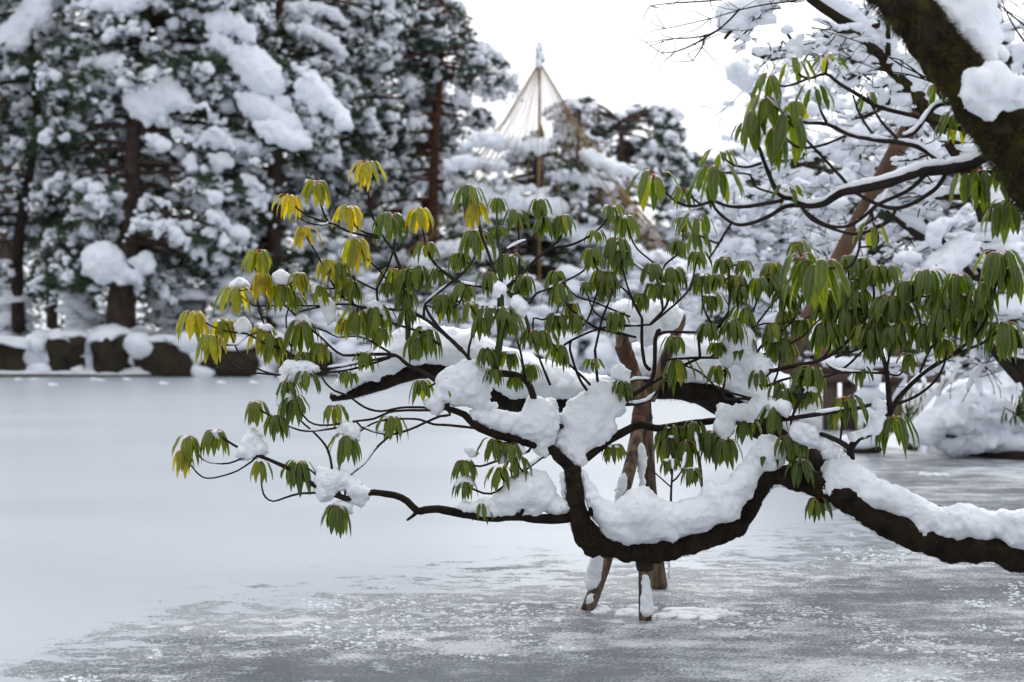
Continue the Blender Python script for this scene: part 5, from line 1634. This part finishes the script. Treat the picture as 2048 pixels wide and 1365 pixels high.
allleaves = []
mbs_auto = []
wr = np.random.default_rng(99)
whorl_parts = []
for sp_i, s in enumerate(WH):
    px, py = s[0], s[1]
    Y = yfield(px, py) + wr.uniform(-0.05, 0.05)
    ap, lv = add_whorl(s, Y, wr)
    mb = MB()
    bud_mesh(mb, ap, 0.0105 * (s[2] / 60) ** 0.5, wr)
    b_o = mb.build('bud', M['bud'], rho, origin=ap)
    for (m, a, sz) in lv:
        allleaves.append([sz, m, a, b_o])
    d = np.linalg.norm((samples - np.array([px, py])) * np.array([1, 1]), axis=1)
    below = samples[:, 1] > py - 4
    dd = np.where(below, d, d * 3)
    k = int(np.argmin(dd))
    if dd[k] > 5:
        e = samples[k]
        E = P(e[0], e[1], yfield(*e))
        mid = (ap + E) / 2 + np.array([0, 0, -0.012])
        m1 = ap + np.array([(E[0] - ap[0]) * 0.12, 0, -(ap[2] - E[2]) * 0.35 if ap[2] > E[2] else -0.05])
        mb = MB()
        tube(mb, [E, m1 * 0.6 + mid * 0.4, ap], [2.2 / F * 7.5, 2.0 / F * 7.5, 1.8 / F * 7.5], step=0.02, sides=6, noise=0.15, nscale=40)
        mb.build('twig', M['twig'], rho, origin=E)
# little dabs of snow caught on top of many whorls
dr = np.random.default_rng(404)
dc, ds = [], []
for s in WH:
    if dr.random() < 0.45:
        a = P(s[0], s[1], yfield(s[0], s[1]))
        for _ in range(int(dr.integers(2, 8))):
            an = dr.uniform(0, 6.28); rr = dr.uniform(0.1, 0.55) * s[2] / 2 / F * 7.6
            z = dr.uniform(0.004, 0.014)
            dc.append(a + np.array([rr * math.cos(an), rr * math.sin(an), 0.004 + z * 0.3 - rr * 0.15])); ds.append((z * dr.uniform(0.8, 1.5), z, z * 0.6))
mb = MB()
blobs(mb, dc, ds, ICO2, noise=0.5)
mb.build('snow_dabs', M['snow'], rho, origin=root)['kind'] = 'stuff'
allleaves.sort(key=lambda t: -t[0])
rest = MB()
for i, (sz, m, a, b_o) in enumerate(allleaves):
    if i < 300:
        m.build('leaf', M['leaf'], b_o, origin=a)
    else:
        rest.add(m.v[0], None, m.q[0], m.a[0])
rest.build('leaves', M['leaf'], rho, origin=root)['kind'] = 'stuff'

# ---- snow resting on the front shrub
FS = [
    ([(1158, 936), (1171, 936), (1177, 962), (1202, 993), (1228, 1006), (1254, 984), (1281, 971), (1303, 973), (1316, 993), (1333, 1002), (1355, 1006), (1377, 993), (1400, 993), (1412, 955), (1426, 966), (1450, 962), (1470, 938), (1488, 921), (1510, 888), (1521, 870), (1546, 868), (1565, 888), (1576, 928), (1556, 938), (1528, 947), (1510, 980), (1488, 1006), (1478, 1036), (1444, 1054), (1400, 1070), (1333, 1086), (1290, 1092), (1246, 1086), (1212, 1078), (1196, 1054), (1180, 1016), (1166, 980)], 0.12),
    ([(1623, 980), (1638, 954), (1656, 921), (1678, 903), (1700, 903), (1711, 928), (1748, 950), (1803, 972), (1840, 991), (1876, 1009), (1913, 1011), (1942, 1007), (1971, 1013), (1986, 1024), (2023, 1020), (2048, 1018), (2100, 1040), (2180, 1090), (2180, 1130), (2100, 1120), (2048, 1106), (2023, 1092), (1986, 1074), (1964, 1095), (1949, 1084), (1913, 1083), (1876, 1080), (1858, 1073), (1843, 1098), (1832, 1080), (1807, 1062), (1818, 1044), (1766, 1026), (1730, 1012), (1708, 1002), (1684, 996), (1671, 1016), (1660, 1026), (1645, 1004)], 0.12),
    ([(900, 1012), (938, 1006), (970, 998), (995, 984), (1013, 958), (1043, 944), (1070, 936), (1092, 942), (1109, 975), (1131, 1002), (1144, 1019), (1123, 1030), (1087, 1028), (1065, 1041), (1043, 1024), (1013, 1037), (969, 1037), (929, 1028), (898, 1019)], 0.085),
    ([(934, 828), (955, 815), (995, 821), (1043, 821), (1052, 799), (1079, 793), (1109, 799), (1118, 826), (1114, 870), (1109, 896), (1087, 916), (1065, 905), (1061, 883), (1026, 870), (982, 857), (947, 845)], 0.085),
    ([(1116, 857), (1120, 826), (1149, 795), (1173, 782), (1178, 766), (1210, 755), (1237, 770), (1250, 795), (1256, 817), (1246, 838), (1230, 836), (1239, 861), (1224, 883), (1193, 896), (1175, 914), (1164, 938), (1140, 933), (1118, 909), (1112, 879)], 0.10),
    ([(872, 755), (894, 734), (920, 723), (951, 719), (977, 736), (984, 764), (979, 799), (999, 813), (964, 824), (938, 818), (900, 812), (876, 832), (857, 828), (842, 810), (868, 791), (876, 775)], 0.085),
    ([(1437, 723), (1438, 679), (1464, 652), (1495, 652), (1514, 679), (1512, 703), (1537, 707), (1547, 738), (1523, 767), (1499, 787), (1490, 753), (1473, 727), (1455, 745)], 0.07),
    ([(1430, 822), (1431, 805), (1473, 809), (1506, 798), (1521, 791), (1535, 797), (1557, 794), (1579, 808), (1583, 842), (1560, 828), (1525, 835), (1502, 850), (1475, 842), (1472, 870), (1448, 886), (1429, 866)], 0.06),
    ([(1583, 840), (1605, 842), (1634, 864), (1656, 877), (1684, 895), (1666, 923), (1649, 921), (1634, 899), (1583, 883), (1574, 862)], 0.07),
    ([(1690, 868), (1730, 857), (1752, 833), (1768, 826), (1776, 836), (1755, 866), (1722, 879), (1697, 881)], 0.035),
    ([(1742, 806), (1746, 794), (1757, 792), (1769, 800), (1768, 816), (1754, 824), (1744, 816)], 0.03),
    ([(470, 914), (483, 881), (501, 857), (518, 860), (538, 886), (537, 910), (518, 916), (498, 926), (478, 919)], 0.07),
    ([(632, 937), (663, 932), (692, 941), (722, 961), (748, 983), (741, 1001), (725, 1018), (706, 1005), (689, 982), (663, 998), (643, 1005), (631, 986)], 0.07),
    ([(661, 1006), (689, 1001), (711, 1004), (704, 1034), (684, 1024)], 0.04),
    ([(669, 881), (674, 854), (696, 839), (721, 856), (721, 886), (704, 878), (688, 871)], 0.06),
    ([(554, 739), (572, 719), (593, 722), (617, 722), (638, 729), (636, 744), (613, 754), (593, 764), (570, 774), (555, 761)], 0.06),
    ([(552, 795), (567, 773), (580, 783), (599, 798), (603, 816), (580, 812), (554, 815)], 0.05),
    ([(626, 599), (650, 590), (672, 608), (670, 642), (655, 652), (643, 622)], 0.045),
    ([(466, 650), (478, 632), (494, 632), (504, 652), (499, 668), (478, 670)], 0.045),
    ([(1012, 600), (1035, 586), (1058, 608), (1052, 634), (1035, 634), (1018, 620)], 0.045), ([(976, 576), (1000, 558), (1014, 580), (1002, 602), (984, 596)], 0.04),
    ([(1219, 740), (1241, 727), (1263, 742), (1261, 771), (1240, 764), (1222, 757)], 0.05),
    ([(541, 562), (546, 546), (562, 538), (578, 546), (587, 563), (575, 570), (555, 568)], 0.055), ([(455, 584), (462, 562), (482, 554), (502, 566), (503, 584), (488, 578), (470, 580)], 0.055),
    ([(516, 664), (528, 648), (545, 653), (545, 668), (530, 662)], 0.035), ([(582, 658), (590, 634), (608, 628), (626, 642), (627, 668), (612, 658), (598, 650)], 0.055),
    ([(726, 640), (728, 612), (748, 600), (772, 610), (780, 638), (770, 646), (758, 622), (740, 620)], 0.055), ([(838, 662), (850, 650), (872, 655), (880, 668), (862, 662)], 0.03),
    ([(1079, 436), (1090, 425), (1104, 430), (1109, 450), (1098, 442)], 0.03), ([(926, 390), (934, 380), (950, 390), (940, 402)], 0.02), ([(690, 418), (700, 412), (712, 420), (700, 425)], 0.02), ([(776, 440), (792, 445), (795, 475), (786, 486), (784, 460)], 0.014),
    ([(1540, 690), (1548, 672), (1562, 668), (1575, 682), (1560, 684)], 0.035), ([(1527, 826), (1534, 805), (1555, 796), (1577, 808), (1581, 838), (1566, 822), (1548, 818)], 0.06),
    ([(1606, 778), (1614, 770), (1630, 776), (1636, 790), (1620, 784)], 0.03), ([(1516, 900), (1524, 880), (1545, 872), (1562, 892), (1556, 906), (1538, 898)], 0.05), ([(1588, 925), (1598, 914), (1614, 922), (1612, 934)], 0.03),
    ([(905, 972), (918, 952), (938, 950), (952, 966), (948, 985), (930, 968), (915, 980)], 0.035), ([(494, 812), (508, 799), (524, 806), (512, 812)], 0.025), ([(363, 884), (370, 874), (388, 876), (378, 884)], 0.015), ([(418, 868), (428, 858), (442, 868), (438, 882)], 0.02),
    ([(925, 900), (945, 895), (960, 908), (945, 916)], 0.03), ([(985, 905), (1010, 890), (1040, 888), (1052, 905), (1020, 925), (995, 930)], 0.05), ([(1118, 945), (1128, 942), (1132, 970), (1134, 1004), (1124, 990)], 0.02),
    ([(1030, 1020), (1045, 1000), (1065, 1003), (1070, 1025), (1050, 1044)], 0.07), ([(583, 605), (592, 592), (606, 596), (602, 604)], 0.02), ([(668, 528), (650, 518), (662, 522)], 0.015)]
for i, (poly, th) in enumerate(FS):
    vx = 0.0085 if len(poly) > 14 else 0.007
    cx_, cy_ = np.mean([q_[0] for q_ in poly]), np.mean([q_[1] for q_ in poly])
    small = th < 0.07
    off = -0.02 if small else 0.02
    if i == 0:
        off = -0.015
    snow_mass('snow_clump', poly, (lambda a, b_, o=off: yfield(a, b_) + o) if i < 13 else (yfield(cx_, cy_) + 0.01), th, rho, M['snow'], voxel=vx, seed=300 + i, amp=1.0 if not small else 0.6, jag=3.2 if i < 12 else 1.6)

# ------------------------------------------------------------------ the snowy limb behind, resting on props
YBK = 8.9
root2 = P(2300, 1080, 8.4); root2[2] = 0.3
t2 = thing('leaning_tree', 'thick dark limb behind the rhododendron, buried in snow and held up by wooden props', 'tree', root2)
BL = [(2300, 1120, 34), (2150, 1090, 34), (1950, 1062, 33), (1760, 1010, 32), (1640, 935, 31), (1560, 872, 30), (1490, 830, 28), (1435, 800, 26), (1377, 782, 23), (1325, 778, 22), (1250, 786, 21), (1170, 800, 21), (1080, 806, 21), (1004, 800, 20), (940, 770, 19), (893, 742, 19), (850, 738, 18), (811, 748, 16), (762, 768, 14), (712, 785, 12), (663, 795, 9)]
pts = [P(a, b_, YBK) for a, b_, _ in BL]
pts[0] = root2
mb = MB()
tube(mb, pts, [c_ / F * YBK for _, _, c_ in BL], step=0.03, sides=20, noise=0.18, nscale=10)
mb.build('limb', M['limb'], t2, origin=root2)
lpp, lrr = catmull(pts, [c_ / F * YBK for _, _, c_ in BL], 0.01)
mb = MB()
moss(mb, lpp, lrr, 12000, r_, 0.009)
mb.build('moss', M['moss'], t2, smooth=False, origin=root2)['kind'] = 'stuff'
for i, (poly, th) in enumerate([
    ([(655, 790), (668, 760), (690, 745), (730, 722), (760, 700), (790, 672), (800, 652), (830, 640), (890, 650), (950, 655), (985, 678), (1010, 700), (1083, 718), (1158, 745), (1215, 751), (1232, 775), (1200, 800), (1120, 802), (1050, 796), (1000, 786), (950, 760), (900, 730), (850, 726), (811, 736), (770, 752), (720, 772), (690, 790)], 0.17),
    ([(1255, 690), (1300, 680), (1340, 666), (1400, 672), (1450, 690), (1500, 688), (1540, 716), (1566, 780), (1600, 840), (1640, 900), (1600, 900), (1555, 856), (1500, 815), (1440, 775), (1377, 762), (1325, 758), (1270, 766)], 0.17)]):
    snow_mass('snow_load', poly, YBK - 0.03, th, t2, M['snow'], voxel=0.016, seed=400 + i, amp=1.0)


def prop(label, pts_, rads_, Y0, Y1, grp='wooden props under the snowy limbs', snow=(), wraps=()):
    n = len(pts_)
    Ys = np.linspace(Y0, Y1, n)
    pp = [P(a, b_, y) for (a, b_), y in zip(pts_, Ys)]
    base = pp[0].copy(); base[2] = 0
    t_ = thing('wooden_prop', label, 'prop', base, grp)
    mb = MB()
    tube(mb, pp, [c_ / F * y for c_, y in zip(rads_, Ys)], step=0.03, sides=16, noise=0.07, nscale=14)
    mb.build('post', M['post'], t_, origin=base)
    for (a, b_, c, d, r0, mt) in wraps:
        f = lambda x, y: np.interp(y, [q[1] for q in pts_][::-1], Ys[::-1])
        mb = MB()
        A = P(a, b_, f(a, b_)); B = P(c, d, f(c, d))
        for k in range(5):     # turns of the binding
            u0, u1 = k / 5, (k + 0.93) / 5
            tube(mb, [A * (1 - u0) + B * u0, A * (1 - u1) + B * u1], [r0 / F * Y0 * (1 + 0.05 * ((k % 2))), r0 / F * Y0 * (1 + 0.04 * ((k + 1) % 2))], step=0.02, sides=16, noise=0.10, nscale=30)
        mb.build('binding', M[mt], t_, origin=A)
    for i, (poly, th) in enumerate(snow):
        snow_mass('snow_patch', poly, (Y0 + Y1) / 2 - rads_[0] / F * Y0 * 0.75 if not isinstance(th, tuple) else th[1], th if not isinstance(th, tuple) else th[0], t_, M['snow'], voxel=0.007, seed=500 + i + int(pts_[0][0]), amp=0.45)
    return t_


prop('short upright post standing in the ice right under the front limb', [(1291, 1242), (1290, 1180), (1289, 1112)], [13, 13, 13], 7.66, 7.64,
     snow=[([(1288, 1140), (1297, 1150), (1305, 1190), (1306, 1226), (1296, 1235), (1282, 1228), (1281, 1190), (1284, 1160)], 0.025)],
     wraps=[(1290, 1140, 1289, 1084, 17, 'wrap_dark')])
prop('slanting post with its foot in the ice left of the short post', [(1175, 1222), (1213, 1116), (1247, 985), (1268, 900), (1283, 800)], [14, 13.5, 13, 13, 13], 7.94, 8.75,
     snow=[([(1180, 1112), (1196, 1108), (1208, 1116), (1203, 1155), (1190, 1178), (1173, 1180), (1172, 1160)], (0.035, 7.95)), ([(1176, 1190), (1190, 1186), (1186, 1204), (1172, 1210)], (0.02, 7.90)), ([(1228, 996), (1234, 960), (1248, 940), (1255, 958), (1251, 978), (1238, 1004)], (0.035, 8.2))],
     wraps=[(1276, 850, 1290, 770, 16, 'wrap')])
prop('thick rear post behind the front limb, foot dark and wet', [(1319, 1176), (1308, 1080), (1298, 960), (1292, 860), (1288, 780)], [16, 15, 14, 14, 13], 8.62, 8.80,
     snow=[([(1274, 896), (1284, 884), (1293, 900), (1291, 970), (1280, 980), (1273, 930)], (0.03, 8.50)), ([(1334, 1120), (1340, 1110), (1341, 1150), (1337, 1168)], (0.02, 8.62))])
prop('forked upper post with reddish bark binding topped by a big heap of snow', [(1292, 840), (1272, 760), (1248, 700), (1243, 652)], [14, 14, 14, 13], 8.7, 8.45,
     snow=[([(1222, 628), (1226, 605), (1251, 598), (1270, 604), (1289, 603), (1319, 597), (1348, 603), (1368, 625), (1356, 652), (1325, 670), (1303, 692), (1284, 692), (1268, 674), (1225, 655)], (0.13, 8.35))],
     wraps=[(1262, 742, 1246, 690, 16, 'wrap')])
prop('leaning broken stake with a torn top, right beside the big snow heap on the props', [(1300, 800), (1330, 720), (1360, 650), (1366, 632)], [11, 11, 10, 6], 8.75, 8.6)

# lumps of slush frozen on the ice near the posts
for i, (px, py, s, lab) in enumerate([(1350, 1228, 0.13, 'low mound of slush right of the short post'), (1408, 1234, 0.10, 'flat lump of slush farther right of the short post'), (1200, 1222, 0.075, 'slush collar round the foot of the slanting post'),
                                      (1855, 950, 0.11, 'round white lump alone on the ice near the right bank'), (1445, 1224, 0.07, 'smallest lump of slush right of the posts')]):
    Y = CAM_H * F / (py - 682.5)
    c = P(px, py, Y); c[2] = 0
    mb = MB()
    k = r_.integers(6, 10)
    cs = c + np.column_stack([r_.normal(size=k) * s * 0.7, r_.normal(size=k) * s * 0.5, np.zeros(k)])
    blobs(mb, cs, np.column_stack([r_.uniform(0.3, 0.7, k) * s, r_.uniform(0.3, 0.6, k) * s, r_.uniform(0.12, 0.3, k) * s]), ICO3, noise=0.3)
    tag(mb.build('slush_lump', M['snow'], origin=c), lab, 'slush lump', 'slush lumps on the ice')
# crumbs of refrozen slush strewn over the rough ice near the viewer
r_ = np.random.default_rng(606)
n = 60000
cx = r_.uniform(-3.2, 4.2, n); cy = 5.9 + 6.5 * r_.random(n) ** 1.15
bd = 8.75 + 0.6 * cx + 0.9 * np.maximum(cx - 1.8, 0) ** 2 - 1.5 * np.maximum(-1.3 - cx, 0) ** 2
pz = np.column_stack([cx * 1.6, cy * 1.3, np.zeros(n)])
dens = vnoise(pz) * 0.6 + vnoise(pz * 3.3 + 4) * 0.5
keep = (bd - cy + vnoise(pz * 1.7 + 8) * 0.9 > 0) & (dens > 0.16)
cx, cy = cx[keep][:6000], cy[keep][:6000]
sz = 0.0035 + 0.011 * r_.random(len(cx)) ** 3.5
mb = MB()
blobs(mb, np.column_stack([cx, cy, np.zeros(len(cx)) + 0.001]), np.column_stack([sz * r_.uniform(1, 1.8, len(cx)), sz, sz * 0.55]), ICO1, noise=0.5)
tag(mb.build('slush_crumbs', M['snow']), 'glittering crumbs of refrozen slush strewn over the rough ice', kind='stuff')
for i, (px, py) in enumerate([(35, 760), (103, 771), (65, 760), (186, 760), (325, 768), (250, 760), (440, 766), (505, 766), (200, 762)]):
    Y = CAM_H * F / (py - 682.5)
    c = P(px, py, Y); c[2] = 0
    mb = MB()
    blobs(mb, [c, c + np.array([0.12, 0.05, 0])], [(0.12, 0.1, 0.08), (0.09, 0.08, 0.05)], ICO2, noise=0.3, seed=i)
    tag(mb.build('snow_crumb', M['snow_far'], origin=c), 'small white crumb of snow on the far ice, ' + ['leftmost', 'fourth', 'third', 'fifth', 'eighth', 'seventh', 'second from the right', 'rightmost', 'sixth'][i] + (' of all' if i in (0, 7) else '' if i == 6 else ' from the left'), 'snow crumb', 'snow crumbs on the far ice')

# ------------------------------------------------------------------ nearer rhododendron branches, upper right
YN = 5.7
nr = thing('rhododendron', 'nearer rhododendron bough with long blue-black twigs and broad leaves beside the mossy trunk', 'rhododendron', P(2120, 300, YN))
TN = [
    ([(2300, 520), (2150, 330), (2060, 240), (2018, 269), (1990, 292), (1951, 323), (1893, 339), (1842, 343), (1776, 366), (1718, 378), (1682, 386), (1647, 407), (1612, 411), (1585, 397), (1558, 390), (1534, 339), (1515, 288), (1495, 253)], 17, 2.6),
    ([(1612, 411), (1573, 413), (1538, 433), (1499, 448), (1468, 448), (1437, 425), (1425, 401), (1430, 345)], 5, 2.6), ([(1425, 401), (1457, 413), (1499, 413), (1566, 401)], 3, 4.5), ([(1425, 403), (1386, 413), (1355, 405), (1336, 390), (1320, 374), (1306, 355)], 3.4, 2.2),
    ([(1462, 448), (1445, 475), (1430, 500), (1418, 518)], 3, 2), ([(1445, 475), (1437, 487), (1406, 475), (1394, 465), (1398, 438)], 2.6, 2),
    ([(1897, 339), (1854, 304), (1815, 288), (1757, 281), (1698, 269), (1655, 249), (1616, 246), (1585, 238), (1546, 210), (1533, 197)], 6, 2.4), ([(1655, 249), (1640, 218), (1632, 183)], 3, 2), ([(1796, 281), (1831, 261), (1870, 214), (1912, 207), (1960, 215), (2040, 232)], 5, 6),
    ([(1753, 279), (1722, 234), (1706, 191)], 3, 2), ([(1800, 283), (1760, 240), (1735, 193)], 3.4, 2), ([(1881, 249), (1835, 234), (1757, 214), (1718, 191), (1679, 168), (1651, 148), (1616, 158), (1593, 144), (1586, 128)], 5, 2.2), ([(1651, 148), (1656, 124)], 3, 2.2), ([(1940, 262), (1881, 249)], 6, 5),
    ([(1616, 158), (1581, 171), (1560, 172), (1542, 158)], 2.6, 2), ([(1897, 339), (1866, 382), (1792, 417), (1718, 390), (1679, 351), (1624, 292), (1575, 242)], 5, 2.4), ([(1792, 417), (1776, 444), (1718, 468), (1671, 460), (1624, 440), (1601, 413)], 3.6, 2.6),
    ([(1850, 351), (1815, 382), (1757, 409), (1733, 429), (1698, 452), (1659, 452), (1624, 433), (1600, 412)], 4.4, 2.6), ([(1741, 425), (1745, 440), (1722, 456), (1718, 499), (1702, 532), (1680, 537), (1640, 535)], 3.4, 2.2), ([(1757, 472), (1753, 491), (1720, 495)], 2.2, 2), ([(1745, 442), (1757, 472)], 2, 2.2),
    ([(1523, 327), (1492, 335), (1460, 327), (1442, 308)], 3, 2), ([(1690, 273), (1640, 292), (1593, 294), (1562, 265), (1552, 258)], 3, 2), ([(1558, 390), (1511, 374), (1500, 350), (1440, 345)], 2.6, 2), ([(1979, 343), (2014, 370), (2060, 395)], 4, 6), ([(1979, 343), (1965, 344), (1935, 345)], 3, 2.4), ([(2060, 395), (2110, 380), (2150, 330)], 6, 8), ([(2030, 400), (2022, 406)], 3, 2),
    ([(1585, 238), (1583, 212)], 2.4, 2), ([(1515, 288), (1507, 228)], 2.4, 2), ([(1585, 397), (1582, 380)], 2.4, 2), ([(1400, 408), (1368, 384)], 2.4, 2), ([(1776, 444), (1748, 454)], 2.4, 2), ([(1885, 210), (1874, 178)], 3, 2), ([(2010, 226), (2014, 238)], 3, 2)]
sm2 = []
for (l, r0, r1) in TN:
    pts = [P(a, b_, YN + 0.25 * float(vnoise([[a / 200., b_ / 180., 2.5]])[0])) for a, b_ in l]
    mb = MB()
    tube(mb, pts, np.linspace(r0, r1, len(l)) / F * YN, step=0.02, sides=10, noise=0.15, nscale=45)
    mb.build('branch' if r0 > 3.2 else 'twig', M['twig'], nr, origin=pts[0])
WN = [(1585, 125, 110, 50, .16, 6), (1655, 121, 100, 26, .14, 6), (1540, 156, 80, 62, .08, 7), (1630, 177, 90, 50, .03, 5), (1735, 191, 60, 36, .03, 5), (1531, 195, 74, 74, .16, 7), (1583, 210, 82, 60, .16, 7), (1507, 226, 56, 84, .2, 6), (1492, 251, 72, 40, .12, 6), (1573, 238, 110, 110, .16, 7),
      (1550, 257, 60, 90, .18, 5), (1306, 353, 110, 74, .14, 6), (1441, 306, 80, 40, .14, 6), (1433, 339, 110, 86, .18, 9), (1367, 382, 54, 42, .12, 6), (1581, 378, 90, 36, .16, 6), (1398, 436, 84, 60, .14, 7), (1747, 452, 74, 52, .14, 6), (1873, 175, 70, 50, .14, 5), (1912, 230, 90, 60, .16, 9), (1951, 218, 80, 66, .08, 8),
      (2010, 226, 90, 62, .16, 8), (1932, 343, 70, 74, .18, 6), (1963, 343, 60, 80, .2, 6), (2010, 335, 96, 80, .18, 7), (2022, 405, 90, 74, .1, 8), (2002, 409, 70, 80, .14, 6), (2041, 308, 90, 50, .16, 5), (1394, 468, 56, 50, .14, 6), (1640, 530, 130, 96, .16, 9), (1605, 512, 90, 90, .14, 7)]
for s in WN:
    Y = YN + 0.25 * float(vnoise([[s[0] / 200., s[1] / 180., 2.5]])[0])
    ap, lv = add_whorl(s, Y, wr, big=True)
    mb = MB()
    bud_mesh(mb, ap, 0.007, wr)
    bo = mb.build('bud', M['bud'], nr, origin=ap)
    for (m, a, sz) in lv:
        m.build('leaf', M['leaf'], bo, origin=a)
mb = MB()
for (l, r0, r1) in TN[:1] + TN[6:7] + TN[8:9]:
    pts = np.array([P(a, b_, YN + 0.25 * float(vnoise([[a / 200., b_ / 180., 2.5]])[0])) for a, b_ in l])
    p_, q_ = catmull(pts, np.linspace(r0, r1, len(l)) / F * YN, 0.03)
    snow_on(mb, p_, q_, r_, k=0.8, add=0.003, step=0.015, sides=8, noise=0.5, nscale=35)
mb.build('snow_on_branches', M['snow'], nr)['kind'] = 'stuff'

print('objects', len(bpy.data.objects), 'tris approx', sum(len(o.data.polygons) for o in bpy.data.objects if o.type == 'MESH'))
